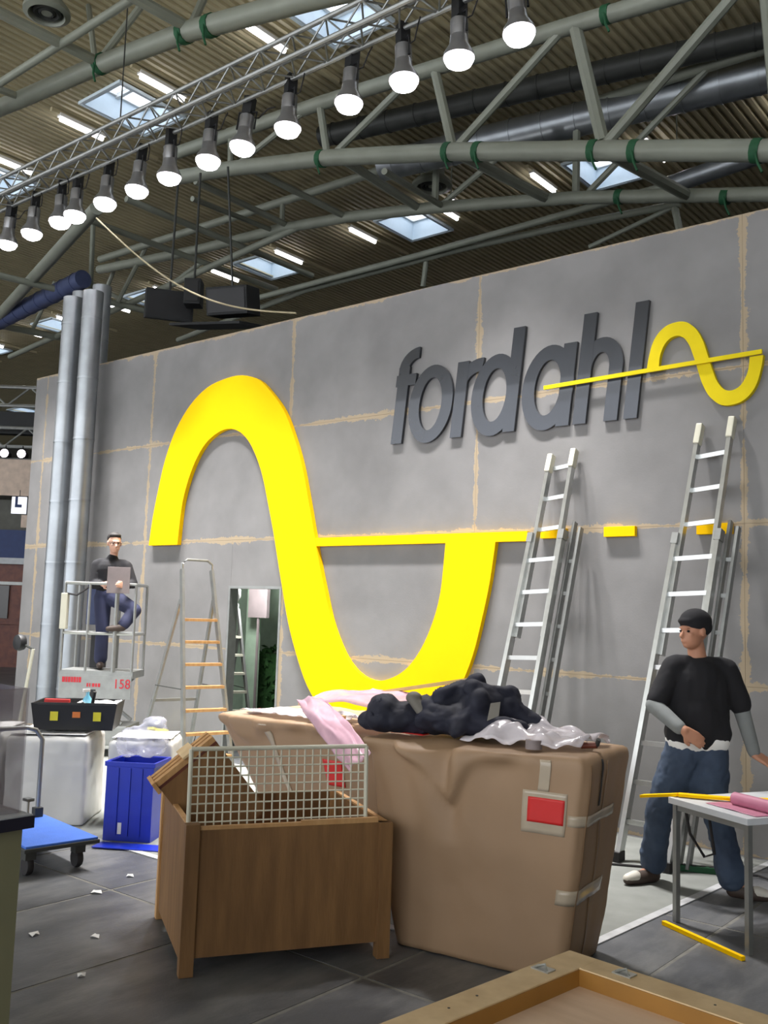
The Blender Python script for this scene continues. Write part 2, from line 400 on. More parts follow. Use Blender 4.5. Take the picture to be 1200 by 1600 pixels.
# fluorescent luminaires under the deck
flu0 = None
for r, (ya, yb) in enumerate(rowsY):
    for c in cent[r]:
        for sx in (-1.08, 1.12):
            x = c+sx
            if not (-36 < x < 6) or r == 4: continue
            if flu0 is None:
                flu0 = f_ = thing('fluorescent_light', 'bare fluorescent tube on a conduit under the roof deck', 'light', group='fluorescent tubes between the skylights')
                MB().box((-.03, -.6, .05), (.03, 1.6, .12)).build('conduit', 'deck', f_)
                MB().box((-.05, -.45, .02), (.05, .45, .08)).build('housing', 'white', f_)
                MB().tube([(0, -.42, -.02), (0, .42, -.02)], .035, 8).build('tube', 'tube', f_, True)
            else: f_ = copy_tree(flu0)
            f_.location = (x, ya+.35 if r != 2 else ya+.2, CZ-.13)

# ================================================================== ROOF STEEL
def truss(name, label, chords, webs, straps=(), purl=()):
    e = thing(name, label, 'roof truss')
    for pts, r in chords: MB().tube(pts, r, 12).build('chord', 'steel', e, True)
    for a, b, r in webs: MB().tube([a, b], r, 8).build('web', 'steel', e, True)
    for a, b, r in purl: MB().tube([a, b], r, 8).build('purlin', 'steel', e, True)
    for c, ax, r in straps:
        c = Vector(c); a = Vector(ax).normalized()
        MB().tube([c-a*.05, c+a*.05], r, 12).tube([c+Vector((0, -r*.8, 0)), c+Vector((.04, -r, -.2)), c+Vector((.09, -r, -.32))], .014, 6).build('strap', 'strap', e, True)
    return e
yA = 10.2
Ab = [(-.9, yA, 6.2), (-3.09, yA, 6.84), (-5.05, yA, 7.41), (-7.27, yA, 8.04), (-9.63, yA, 8.63), (-11.87, yA, 9.08), (-13.6, yA, 9.36)]
At = [(-1, yA, 8.76), (-3.07, yA, 8.96), (-5.69, yA, 9.22), (-9.84, yA, 9.58), (-13.6, yA, 9.8)]
ax = (-1, 0, .27)
truss('roof_truss', 'deep tubular roof truss with a rising lower chord above the lettering wall', [(Ab, .125), (At, .11)],
      [((-7.64, yA, 9.4), (-7.27, yA, 8.06), .07), ((-5.6, yA, 9.2), (-7.23, yA, 8.08), .06), ((-5.44, yA, 9.2), (-5.04, yA, 7.52), .085), ((-3.3, yA, 8.9), (-4.99, yA, 7.48), .07), ((-3.1, yA, 8.9), (-2.95, yA, 6.8), .085),
       ((-9.83, yA, 9.5), (-9.63, yA, 8.63), .06), ((-8.0, yA, 9.4), (-9.5, yA, 8.65), .055), ((-11.9, yA, 9.7), (-11.87, yA, 9.1), .05), ((-10.2, yA, 9.55), (-11.7, yA, 9.1), .05)],
      straps=[((-5.15, yA, 7.44), ax, .135), ((-4.62, yA, 7.28), ax, .135), ((-6.85, yA, 7.92), ax, .135), ((-7.35, yA, 8.06), ax, .135), ((-9.75, yA, 8.65), ax, .135), ((-3.2, yA, 6.87), ax, .135), ((-5.0, yA, 9.16), (1, 0, -.09), .12)],
      purl=[((-11.4, 10.2, 8.96), (-11.3, 12.5, 8.92), .06), ((-12.83, 10.2, 8.8), (-13.2, 12.5, 9.1), .05), ((-12.77, 10.2, 9.1), (-12.78, 12.5, 9.1), .06), ((-9.36, 10.2, 8.55), (-9.6, 12.5, 8.65), .07),
            ((-7.2, 10.2, 8.0), (-7.1, 12.5, 8.18), .08), ((-8.49, 10.2, 8.1), (-9.1, 12.5, 8.56), .05), ((-5.01, 10.2, 7.4), (-4.87, 12.5, 7.65), .08)])
yB = 12.5
Bb = [(-1.5, yB, 6.8), (-3.79, yB, 7.39), (-6.61, yB, 8.07), (-9.26, yB, 8.58), (-11.21, yB, 8.89), (-12.95, yB, 9.08), (-15.4, yB, 9.2), (-19, yB, 9.5)]
Bt = [(-1.5, yB, 9.4), (-19, yB, 9.75)]
truss('roof_truss', 'tubular roof truss behind the deep one, carrying the round ceiling vent', [(Bb, .1), (Bt, .08)],
      [((-12.95, yB, 9.65), (-12.95, yB, 9.1), .05), ((-9.26, yB, 9.6), (-9.26, yB, 8.6), .06), ((-7.2, yB, 9.5), (-9.1, yB, 8.6), .05), ((-6.61, yB, 9.5), (-6.61, yB, 8.1), .06), ((-4.5, yB, 9.5), (-6.4, yB, 8.1), .05)],
      straps=[((-4.35, yB, 7.5), ax, .11), ((-5.9, yB, 7.9), ax, .11)])
yT = 6.4
truss('roof_truss', 'tubular roof truss with dark clamps above the nearest skylights', [([(-14.5, yT, 8.75), (-12.41, yT, 8.62), (-11.82, yT, 8.56), (-10.12, yT, 8.42), (-8.28, yT, 8.2), (-6.41, yT, 7.83), (-4, yT, 7.3)], .115)],
      [((-10.05, yT, 8.45), (-9.6, yT+.6, 9.8), .05), ((-8.28, yT, 8.2), (-8.1, yT+.5, 9.8), .05), ((-10.1, yT, 8.42), (-11, yT+.4, 9.8), .04)],
      straps=[((-9.98, yT, 8.41), (-1, 0, .09), .128), ((-7.9, yT, 8.12), (-1, 0, .15), .128), ((-8.35, yT, 8.21), (-1, 0, .15), .128)],
      purl=[((-10.11, 3.6, 8.4), (-9.99, 6.4, 8.42), .065), ((-8.5, 4.6, 8.3), (-8.28, 6.4, 8.24), .065), ((-11.95, 5.0, 8.5), (-11.8, 6.4, 8.56), .05)])
tag(MB().tube([(-16, 5.92, 8.4), (-7.2, 5.82, 8.4)], .05, 10).build('bracing_tube', 'steel', None, True), 'slim straight bracing tube running past the round vent', 'tube')
truss('roof_truss', 'slim roof truss just above the top edge of the grey wall', [([(-16, 13.75, 8.4), (-10.57, 13.72, 8.4), (-7.19, 13.61, 8.4), (-5.54, 13.56, 8.4)], .06), ([(-19, 14.9, 8.4), (-13.65, 13.95, 8.4), (-9.6, 13.9, 8.4), (-7.43, 14.07, 8.4), (-5.7, 14.3, 8.4)], .06)],
      [((-5.8, 14.3, 8.4), (-5.7, 14.3, 7.9), .06), ((-7.2, 14.1, 7.95), (-5.8, 14.3, 8.38), .04), ((-10.6, 14, 7.9), (-10.5, 13.95, 8.4), .05)])
tag(MB().tube([(-5.6, 13.57, 8.4), (-4.13, 13.35, 8.4), (-3.2, 13.2, 8.4)], .14, 16).build('air_hose', 'duct', None, True), 'short fat silver hose joining the slim roof truss to the deep one', 'hose')
def spiral_duct(name, label, a, b, r, m='duct'):
    e = thing(name, label, 'duct'); a = Vector(a); b = Vector(b); n = int((b-a).length/.5)
    MB().tube([a, b], r, 20).build('pipe', m, e, True)
    rg = None; d = (b-a).normalized()
    for k in range(n):
        if rg is None: rg = c_ = MB().tube([-d*.012, d*.012], r+.012, 20).build('seam_ring', m, e, True)
        else: c_ = shared(rg, e)
        c_.location = a.lerp(b, (k+.5)/n)
    return e
spiral_duct('air_duct', 'broad silver spiral duct running under the roof deck', (-1.2, 13.55, 9.42), (-10, 11.95, 9.3), .25)
spiral_duct('air_duct', 'dark spiral duct above the broad silver one', (-1.2, 12.9, 9.55), (-10.5, 10.95, 9.55), .17, 'bracket')
spiral_duct('air_duct', 'bluish duct high behind the silver pipe pair', (-22, 11.4, 8.3), (-17.2, 10.95, 8.45), .19, 'bluegrey')  # duct in an even blue-grey colour
truss('roof_truss', 'thin roof lattice behind the tops of the silver pipes', [([(-18.5, 9.2, 8.4), (-17.6, 13.5, 8.4)], .07), ([(-22, 10.8, 8.4), (-21.2, 14, 8.4)], .08), ([(-21.5, 11.3, 8.3), (-14.5, 9.4, 8.75)], .12)],
      [((-21.6, 12.4, 8.4), (-21.2, 12.7, 9.7), .05), ((-17.75, 12.2, 8.4), (-17.4, 12.6, 9.7), .05), ((-16.9, 10.9, 9.6), (-17.9, 11.6, 8.4), .05), ((-17.7, 12.8, 8.4), (-20.5, 13, 9.7), .05)])
truss('roof_truss', 'dim roof truss crossing behind the hanging black boxes', [([(-24, 13.2, 8.3), (-17, 12.6, 8.6), (-12.5, 12.5, 9.0)], .07), ([(-15.4, 9.6, 8.9), (-15.2, 14.6, 8.9)], .06), ([(-14.2, 9.8, 9.0), (-14.1, 14.6, 9.0)], .06)],
      [((-15.3, 12.5, 8.9), (-16.6, 12.6, 8.6), .05), ((-19.5, 12.8, 8.5), (-18.7, 12.8, 9.8), .05)])
def vent(loc, label, r):
    e = thing('ceiling_vent', label, 'vent', loc)
    MB().lathe([(r*.72, .1), (r*.72, -.03), (r*.78, -.06), (r, -.03), (r, .02), (r*.8, .1)], 32, cap=False).build('rim', 'steel', e, True)
    MB().lathe([(r*.7, .06), (r*.7, .09)], 32).build('throat', 'dark', e, True)
    for k in (.5, .28): MB().lathe([(r*k-.03, .06), (r*k-.03, -.02), (r*k, -.04), (r*k+.03, -.02), (r*k+.03, .06)], 24, cap=False).build('ring', 'bracket', e, True)
    MB().lathe([(.07, .05), (.07, -.03)], 14).build('hub', 'steel', e, True)
    MB().lathe([(r*.6, .1), (r*.6, .5)], 20).build('neck', 'steel', e, True)
vent((-11.0, 6.2, 9.4), 'large round air vent with concentric rings beside the bracing tube', .30)
vent((-9.79, 13.11, 9.35), 'round air vent with a pale rim near the far skylights', .36)
def point_lamp(loc, label):
    e = thing('pendant_lamp', label, 'lamp', loc)
    MB().lathe([(.03, .12), (.07, .1), (.09, .02), (.085, 0)], 14).build('housing', 'white', e, True)
    MB().lathe([(.075, -.005), (.06, -.03), (.02, -.04)], 14).build('bulb', 'far', e, True)
    MB().tube([(0, 0, .1), (0, 0, .66)], .012, 6).build('rod', 'steel', e)
point_lamp((-9.89, 13.84, 9.35), 'tiny glowing pendant lamp beside the round vent with pale rim')
point_lamp((-5.76, 14.3, 9.35), 'tiny glowing pendant lamp beyond the deep truss, near the silver hose')

# ================================================================== LIGHTING TRUSS
lt = thing('lighting_truss', 'long aluminium box truss carrying the row of floodlights', 'truss', (0, 6.2, 7.0))
for (dy, dz) in ((-.14, 0), (.15, 0), (-.14, .22), (.15, .22)): MB().tube([(-14.5, dy, dz), (-1.5, dy, dz)], .025, 8).build('chord', 'alu_matt', lt, True)
lc = MB(); x = -14.4; k = 0
while x < -1.7:
    s = k % 2
    for dy in (-.14, .15): lc.tube([(x, dy, .22*s), (x+.22, dy, .22*(1-s))], .01, 6)
    lc.tube([(x, -.14, .22), (x+.22, .15, .22)] if s else [(x, .15, .22), (x+.22, -.14, .22)], .01, 6)
    lc.tube([(x, -.14, 0), (x+.22, .15, 0)] if s else [(x, .15, 0), (x+.22, -.14, 0)], .01, 6)
    x += .22; k += 1
lc.build('lacing', 'alu_matt', lt, True)
for x in (-13.2, -9.2, -5.2): MB().tube([(x, 0, .22), (x, 0, 3.0)], .008, 6).build('hanger', 'bracket', lt)
lx = [-12.57, -11.86, -11.25, -10.6, -10.27, -9.64, -9.02, -8.43, -7.77, -7.23, -6.57, -5.76, -5.1, -4.5, -3.9]
lamp0 = None
for i, x in enumerate(lx):
    if lamp0 is None:
        lamp0 = lo = thing('floodlight', 'round floodlight glowing white, clamped under the lighting truss', 'floodlight', group='floodlights on the lighting truss')
        MB().lathe([(.07, .25), (.085, .12), (.13, .04), (.14, 0), (.132, 0), (.09, .1), (.06, .12)], 24, cap=False).build('reflector', 'reflector', lo, True)
        MB().lathe([(.05, .36), (.078, .34), (.078, .2), (.07, .17)], 16).build('ballast', 'reflector', lo, True)
        MB().lathe([(.131, .012), (.132, -.012), (.11, -.055), (.06, -.085), (.01, -.09)], 24).build('lens', 'lamp', lo, True)
        MB().tube([(-.1, 0, .2), (-.1, 0, .39), (.1, 0, .39), (.1, 0, .2)], .012, 6).build('yoke', 'black', lo)
        MB().box((-.05, -.05, .36), (.05, .05, .56)).build('clamp', 'black', lo)
        MB().tube([(.03, .02, .34), (.1, .06, .36), (.2, .04, .45), (.3, 0, .44)], .007, 6).build('cable', 'rubber', lo)
        ld = bpy.data.lights.new('flood_light', 'SPOT'); ld.energy = SPOT_W; ld.spot_size = math.radians(64); ld.spot_blend = 1; ld.shadow_soft_size = .13; ld.color = (1, .97, .95)
        l_ = bpy.data.objects.new('flood_light', ld); COL.objects.link(l_); l_.parent = lo; l_.location = (0, 0, -.12)
    else: lo = copy_tree(lamp0)
    lo.location = (x, 6.36, 6.5); lo.rotation_euler = (-.03+random.uniform(-.06, .06), random.uniform(-.12, .12), random.uniform(-.4, .4))
tag(MB().tube([(-9.86+2.43*t, 6.4+1.06*t, 6.38-1.33*t-.34*math.sin(math.pi*t)) for t in [k/24 for k in range(25)]], .010, 8).build('rope', 'rope', None, True), 'slack pale cable hanging from the floodlights to the top of the wall', 'cable')

# black boxes hung behind the wall
def hung(loc, rz, size, label, tilt=0):
    e = thing('hanging_box', label, 'speaker', loc, rot=(tilt, 0, rz)); w, d, h = size
    MB().box((-w/2, -d/2, -h/2), (w/2, d/2, h/2)).build('cabinet', 'dark', e, bevel=.02)
    MB().box((-w/2+.04, -d/2-.012, -h/2+.04), (w/2-.04, -d/2, h/2-.04)).build('grille', 'black', e)
    MB().tube([(0, 0, h/2), (0, 0, h/2+1.9)], .02, 6).build('hanger', 'bracket', e)
hung((-13.05, 10.0, 6.86), YAW+.3, (.8, .5, .5), 'largest black hanging box, tilted, beside a skylight', .25)
hung((-12.4, 10.0, 6.95), YAW, (.28, .3, .44), 'narrow black hanging box between two larger ones')
hung((-11.4, 10.0, 6.62), YAW-.3, (.72, .5, .45), 'black hanging box partly covered by the slack cable', .2)
tag(MB().box((-.8, -.35, -.02), (.75, .35, .02)).build('hanging_tray', 'dark'), 'flat dark tray hanging under the black boxes', 'tray')
t_ = bpy.data.objects['hanging_tray']; t_.location = (-11.7, 10.0, 6.28); t_.rotation_euler = (.15, .12, .1)

# silver pipes at the wall end
for (x, y, lab, z0) in ((-11.51, 7.2, 'tall silver pipe in front of the wall, further from the doorway', 0), (-11.04, 7.2, 'tall silver pipe in front of the wall, next to the work platform', 0), (-12.42, 7.9, 'silver pipe rising behind the wall, between the front pair', 0), (-11.9, 7.9, 'silver pipe rising behind the wall, beside the front pair', 0)):
    e = thing('vertical_duct', lab, 'pipe', (x, y, .005))
    MB().tube([(0, 0, z0), (0, 0, 5.9 if y < 7.5 else 6.35)], .135, 28).build('pipe', 'duct', e, True)
    rg = None
    for k in range(7):
        if rg is None: rg = c_ = MB().tube([(0, 0, -.012), (0, 0, .012)], .14, 28).build('seam_ring', 'duct', e, True)
        else: c_ = shared(rg, e)
        c_.location = (0, 0, .6+k*.82)

# ================================================================== SIGN ON THE WALL
E1 = [(-9.81, 2.46), (-9.76, 2.81), (-9.69, 3.13), (-9.58, 3.53), (-9.41, 3.88), (-9.16, 4.17), (-8.85, 4.36), (-8.51, 4.43), (-8.23, 4.43), (-7.95, 4.34), (-7.73, 4.16), (-7.51, 3.92), (-7.34, 3.61), (-7.2, 3.28), (-7.09, 2.92), (-6.99, 2.57), (-6.95, 2.43),
      (-6.91, 2.29), (-6.8, 1.95), (-6.67, 1.59), (-6.5, 1.3), (-6.34, 1.14), (-6.17, 1.06), (-6.0, 1.05), (-5.81, 1.11), (-5.65, 1.22), (-5.5, 1.41), (-5.38, 1.66), (-5.31, 1.9), (-5.28, 2.15), (-5.26, 2.40)]
def smooth_line(P, n=8):
    out = []
    for i in range(len(P)-1):
        p0 = Vector(P[max(i-1, 0)]); p1 = Vector(P[i]); p2 = Vector(P[i+1]); p3 = Vector(P[min(i+2, len(P)-1)])
        for k in range(n):
            t = k/n; out.append(.5*((2*p1)+(p2-p0)*t+(2*p0-5*p1+4*p2-p3)*t*t+(3*p1-p0-3*p2+p3)*t**3))
    return out+[Vector(P[-1])]
def resample(P, n):
    ds = [0]
    for a, b in zip(P, P[1:]): ds.append(ds[-1]+(b-a).length)
    out = []; j = 0
    for k in range(n+1):
        t = ds[-1]*k/n
        while j < len(ds)-2 and ds[j+1] < t: j += 1
        out.append(P[j].lerp(P[j+1], (t-ds[j])/max(1e-9, ds[j+1]-ds[j])))
    return out
s1 = smooth_line(E1); cx, cz = -7.255, 2.43; mid = 16*8
h1 = resample(s1[:mid+1], 60); h2 = resample(s1[mid:], 60)
rf = lambda p: Vector((2*cx-p.x, 2*cz-p.y))
edgeA = h1+h2[1:]; edgeB = [rf(p) for p in reversed(edgeA)]
def wave(A, B, sc, ox, oz, y0, y1, name, m, parent):
    tr = lambda p: ((p.x-cx)*sc+ox, (p.y-cz)*sc+oz)
    return MB().ribbon([tr(p) for p in A], [tr(p) for p in B], y0, y1).build(name, m, parent)
ws = thing('wave_sign', 'huge yellow sine wave mounted on the grey wall', 'sign', (0, 0, 0))
wave(edgeA, edgeB, 1, cx, cz, D-.06, D-.002, 'wave', 'yellow', ws)
MB().box((-6.97, D-.055, 2.40), (-4.37, D-.002, 2.49)).build('axis_bar', 'yellow', ws)
for a, b, lab in ((-4.24, -3.99, 'short yellow dash behind the shorter ladder'), (-3.63, -3.35, 'yellow dash on the bare wall between the two leaning ladders'), (-2.83, -2.55, 'yellow dash behind the taller ladder')):
    tag(MB().box((a, D-.05, 2.42), (b, D-.002, 2.505)).build('axis_dash', 'yellow', bevel=.003), lab, 'sign')
sw = thing('wave_emblem', 'small yellow sine wave emblem with a long rod, right after the lettering', 'emblem')
wave(edgeA, edgeB, .186, -2.775, 3.81, D-.05, D-.002, 'wave', 'pale_yellow', sw)
MB().bar((-4.21, D-.075, 3.775), (-2.3, D-.075, 3.825), .02, .035).build('axis_rod', 'pale_yellow', sw)

# raised letters, leaning slightly
SL = .11; ZB = 3.42
def sh(x, z): return (x+SL*z, ZB+z)
LYF = [0]; LY1 = D-.002
def LY():
    LYF[0] = (LYF[0]+1) % 3; return D-.036-.0012*LYF[0]
def stem(m, x0, x1, z0, z1): m.poly([sh(x0, z0), sh(x1, z0), sh(x1, z1), sh(x0, z1)], LY(), LY1)
def bowl(m, cx_, cz_, rx, rz, t, a0=0, a1=360, n=40, tz=None):
    tz = tz or t; A = []; B = []
    for k in range(n+1):
        a = math.radians(a0+(a1-a0)*k/n)
        A.append(sh(cx_+rx*math.cos(a), cz_+rz*math.sin(a))); B.append(sh(cx_+(rx-t)*math.cos(a), cz_+(rz-tz)*math.sin(a)))
    m.ribbon(A, B, LY(), LY1)
def letter(ch, fn):
    m = MB(); fn(m)
    tag(m.build('letter_'+ch, 'letter'), 'charcoal letter %s of the raised wordmark on the grey wall' % ch, 'letter', 'raised letters of the wordmark')
XH = .745
def L_f(m): stem(m, -5.99, -5.855, 0, .78); stem(m, -6.01, -5.76, .585, .70); bowl(m, -5.755, .75, .235, .215, .12, 90, 180, 14, .11)
def L_o(m): bowl(m, -5.545, .365, .266, .388, .13, tz=.125)
def L_r(m): stem(m, -5.26, -5.13, 0, XH-.01); bowl(m, -4.99, .50, .26, .245, .115, 84, 180, 14, .13)
def L_d(m): bowl(m, -4.80, .365, .258, .388, .13, tz=.135); stem(m, -4.665, -4.54, 0, .975)
def L_a(m): bowl(m, -4.24, .365, .262, .388, .13, tz=.135); stem(m, -4.115, -3.985, 0, XH)
def L_h(m): stem(m, -3.945, -3.82, 0, .98); bowl(m, -3.735, .47, .21, .275, .125, 0, 180, 20, .13); stem(m, -3.65, -3.525, 0, .48)
def L_l(m): stem(m, -3.465, -3.345, 0, 1.0)
for ch, fn in zip('fordahl', (L_f, L_o, L_r, L_d, L_a, L_h, L_l)): letter(ch, fn)

# ================================================================== LADDERS
def lean_ladder(lab, footL, topL, footR, topR, zj, shoe_z=.0):
    e = thing('leaning_ladder', lab, 'ladder', footL)
    o = Vector(footL); P = lambda v: Vector(v)-o
    fl_, tl, fr, tr_ = P(footL), P(topL), P(footR), P(topR)
    H = tl.z; tj = zj/H
    out = Vector((0, -.045, 0))
    for a, b, s in ((fl_, tl, -1), (fr, tr_, 1)):
        ref = (0, -1, .25)
        MB().bar(a, a.lerp(b, tj), .034, .078, ref).build('lower_stile', 'alu', e)
        up_a = a.lerp(b, tj-.28)-out*.9
        sx = Vector((-s*.032, 0, 0))
        MB().bar(up_a+sx, b+sx, .032, .066, ref).build('upper_stile', 'alu', e)
        MB().bar(b.lerp(a, .045)+sx-Vector((0, .002, 0)), b+sx+(b-a).normalized()*.02, .05, .075, ref).build('padded_tip', 'grid', e, bevel=.012)
        MB().box((a.x-.03, a.y-.05, .006), (a.x+.03, a.y+.05, .07)).build('foot', 'rubber', e)
        MB().bar(a.lerp(b, tj-.02), a.lerp(b, tj+.006), .05, .085, ref).build('slide_bracket', 'alu_matt', e)
    n = int(H/.275)
    r_ = None
    for k in range(1, n+1):
        t = k*.275/H
        if t > .985: break
        a = fl_.lerp(tl, t); b = fr.lerp(tr_, t)
        if t > tj: a = a-out*.9+Vector((.035, 0, 0)); b = b-out*.9-Vector((.035, 0, 0))
        MB().bar(a, b, .034, .034, (0, 0, 1)).build('rung', 'alu', e)
    # folded rear section, closer to the wall
    d = (tr_-fr).normalized()
    for k, off in enumerate((.03, .095)):
        a = fr+Vector((off, .12, .0)); b = a+d*((tj*H+.12-.05*k)/d.z)
        a.z = .01
        MB().bar(a, b, .022, .06, (0, -1, .25)).build('rear_stile', 'alu_matt', e)
    for k in range(1, 9):
        z = k*.275; a = fr+Vector((.03, .12, 0))+d*(z/d.z); MB().bar(a, a+Vector((.065, 0, 0)), .03, .03).build('rear_rung', 'alu_matt', e)
    return e
lean_ladder('taller aluminium extension ladder, reaching just below the small wave emblem', (-3.08, 6.58, .005), (-2.82, 7.41, 3.28), (-2.70, 6.56, .005), (-2.50, 7.41, 3.31), 2.38)
lean_ladder('shorter aluminium extension ladder, nearer the huge wave', (-4.36, 6.62, .005), (-4.16, 7.41, 3.14), (-4.0, 6.60, .005), (-3.87, 7.41, 3.17), 2.42)

def step_ladder(name, label, loc, rz, H, steps, m_step, w0=.17, w1=.27, fr=.42, re=.62):
    e = thing(name, label, 'ladder', loc, rz)
    for s in (-1, 1):
        MB().bar((fr, s*w1, 0), (0, s*w0, H), .028, .06, (1, 0, 0)).build('front_stile', 'alu_matt', e)
        MB().bar((-re, s*(w1+.03), 0), (fr*.16-.035, s*(w0+.016), H*.85), .024, .045, (1, 0, 0)).build('rear_leg', 'alu_matt', e)
        MB().box((fr-.03, s*w1-.03, 0), (fr+.03, s*w1+.03, .06)).build('foot', 'rubber', e)
        MB().tube([(fr*.55, s*(w1-.03), H*.42), (-re*.45, s*w1, H*.42)], .006, 6).build('stay', 'bracket', e)
    MB().tube([(0, -w0, H-.02), (0, -w0, H+.06), (0, -w0+.05, H+.1), (0, w0-.05, H+.1), (0, w0, H+.06), (0, w0, H-.02)], .014, 8).build('hand_hoop', 'alu_matt', e, True)
    for k in range(1, steps+1):
        z = k*.225; t = z/H; x = fr*(1-t); w = w1+(w0-w1)*t-.012
        MB().box((x-.05, -w, z-.014), (x+.045, w, z+.014)).build('step', m_step, e)
    MB().bar((-re*.6, -w1, H*.34), (-re*.6, w1, H*.34), .02, .03).build('rear_brace', 'alu_matt', e)
    return e
step_ladder('step_ladder', 'aluminium step ladder with yellowish treads beside the doorway', (-7.88, 6.6, .006), -.25, 2.1, 7, 'ply2', fr=.52)
step_ladder('step_ladder', 'step ladder standing inside the doorway room', (-9.25, 8.25, 0), -.35, 1.7, 6, 'grid')

# things seen through the doorway
e = thing('work_lamp', 'round white lamp glowing inside the doorway room', 'lamp', (-8.86, 7.95, -.08))
MB().lathe([(.02, 1.8), (.09, 1.84), (.14, 1.93), (.14, 2.02), (.08, 2.1), (.02, 2.12)], 18).build('shade', 'white', e, True)
MB().tube([(0, 0, .09), (0, 0, 1.82)], .02, 8).build('pole', 'black', e)
ld = bpy.data.lights.new('store_light', 'POINT'); ld.energy = 120; ld.shadow_soft_size = .15; l_ = bpy.data.objects.new('store_light', ld); COL.objects.link(l_); l_.parent = e; l_.location = (.05, .25, 2.2)
for a in (0, 2.1, 4.2): MB().tube([(0, 0, .3), (.3*math.cos(a), .3*math.sin(a), .1)], .012, 6).build('leg', 'black', e)
e = thing('hedge_planter', 'dark green boxed hedge inside the doorway room', 'plant', (-9.55, 9.55, 0))
hb = bmesh.new(); bmesh.ops.create_grid(hb, x_segments=2, y_segments=2, size=.1); hb.free()
q = MB()
for k in range(900):
    c = Vector((random.uniform(-.5, .9), random.uniform(-.2, .2), random.uniform(.3, 1.15+.08*random.random()))); a = Vector((random.gauss(0, 1), random.gauss(0, 1), random.gauss(0, 1))).normalized()*.06; b = a.cross(Vector((random.gauss(0, 1), random.gauss(0, 1), 1))).normalized()*.03
    q.add([c-a, c+b, c+a, c-b], [(0, 1, 2, 3)])
lf = q.box((-.46, -.16, .25), (.86, .16, 1.1)).build('foliage', 'hedge', e); lf['kind'] = 'stuff'
MB().box((-.5, -.2, .005), (.9, .2, .32)).build('trough', 'black', e, bevel=.01)
tag(MB().box((-9.4, 8.78, 1.6), (-9.05, 8.83, 1.98)).box((-9.24, 8.795, .0), (-9.21, 8.815, 1.6)).build('brown_panel', 'panel_grey'), 'grey brown panel on a post inside the doorway room', 'panel')

def displace(o, amp, s, seed):
    me = o.data
    for v in me.vertices:
        n = v.normal; v.co = v.co+n*amp*(abs(fbm((v.co.x, v.co.y, v.co.z+seed), s))-.3)

# ================================================================== PEOPLE
def head(c, ang, s=1.0, down=0):
    """ang: facing direction in the local xy plane"""
    c = Vector(c); f = Vector((math.cos(ang), math.sin(ang), -down)).normalized(); sd = Vector((-math.sin(ang), math.cos(ang), 0)); z = Vector((0, 0, 1))
    P = lambda a, b, h: c+f*a*s+sd*b*s+z*h*s
    rot = (0, 0, ang)
    pr = [('e', P(-.012, 0, .02), (.098*s, .077*s, .098*s), rot), ('e', P(.022, 0, -.045), (.068*s, .062*s, .072*s), rot), ('e', P(.052, 0, -.088), (.028*s, .03*s, .022*s), rot),
          ('c', P(.084, 0, .008), .009*s, P(.105, 0, -.026), .014*s), ('e', P(.082, 0, .026), (.016*s, .045*s, .010*s), rot), ('e', P(.083, 0, -.058), (.012*s, .024*s, .010*s), rot)]
    for q in (-1, 1):
        pr += [('e', P(-.01, q*.079, -.008), (.02*s, .010*s, .032*s), rot), ('e', P(.06, q*.036, -.02), (.02*s, .02*s, .02*s), rot)]
    return pr, P
def hand(w, d, n, side=1, curl=.5):
    w = Vector(w); d = Vector(d).normalized(); n = Vector(n); n = (n-d*n.dot(d)).normalized(); x = d.cross(n)
    pr = []
    for i, L in enumerate((.068, .078, .072, .056)):
        o = (i-1.5); k = w+d*(.088-.004*abs(o))+x*o*.0215*side
        pr.append(('c', w+d*.005+x*o*.012*side, .017, k, .0125))
        a, b = curl*.7, curl*1.7
        p1 = k+(d*math.cos(a)+n*math.sin(a))*L*.5; p2 = p1+(d*math.cos(b)+n*math.sin(b))*L*.5
        pr += [('c', k, .0105, p1, .0095), ('c', p1, .0095, p2, .008)]
    t0 = w+d*.022-x*side*.026; t1 = t0+(d*.6-x*side*.7+n*.3).normalized()*.042; t2 = t1+(d*.9-x*side*.1+n*.4).normalized()*.032
    pr += [('c', t0, .015, t1, .012), ('c', t1, .011, t2, .009)]
    return pr
def eyes(e, P, s, glasses=False):
    for q in (-1, 1):
        m = MB(); c = P(.076, q*.034, .004)
        M = Matrix.Translation(c) @ Matrix.Diagonal((.0105*s, .0125*s, .008*s, 1))
        m.lathe([(.01, -1), (.6, -.8), (1, 0), (.6, .8), (.01, 1)], 10, M).build('eye', 'black', e, True)
    if glasses:
        m = MB()
        for q in (-1, 1):
            ring = [P(.094-.01*abs(math.cos(a)), q*.034+.026*math.cos(a), .002+.02*math.sin(a)) for a in [2*math.pi*k/12 for k in range(13)]]
            m.tube(ring, .0025, 5); m.tube([P(.088, q*.06, .006), P(0, q*.085, .004)], .0025, 5)
        m.tube([P(.096, -.008, .006), P(.096, .008, .006)], .0025, 5).build('glasses', 'black', e)

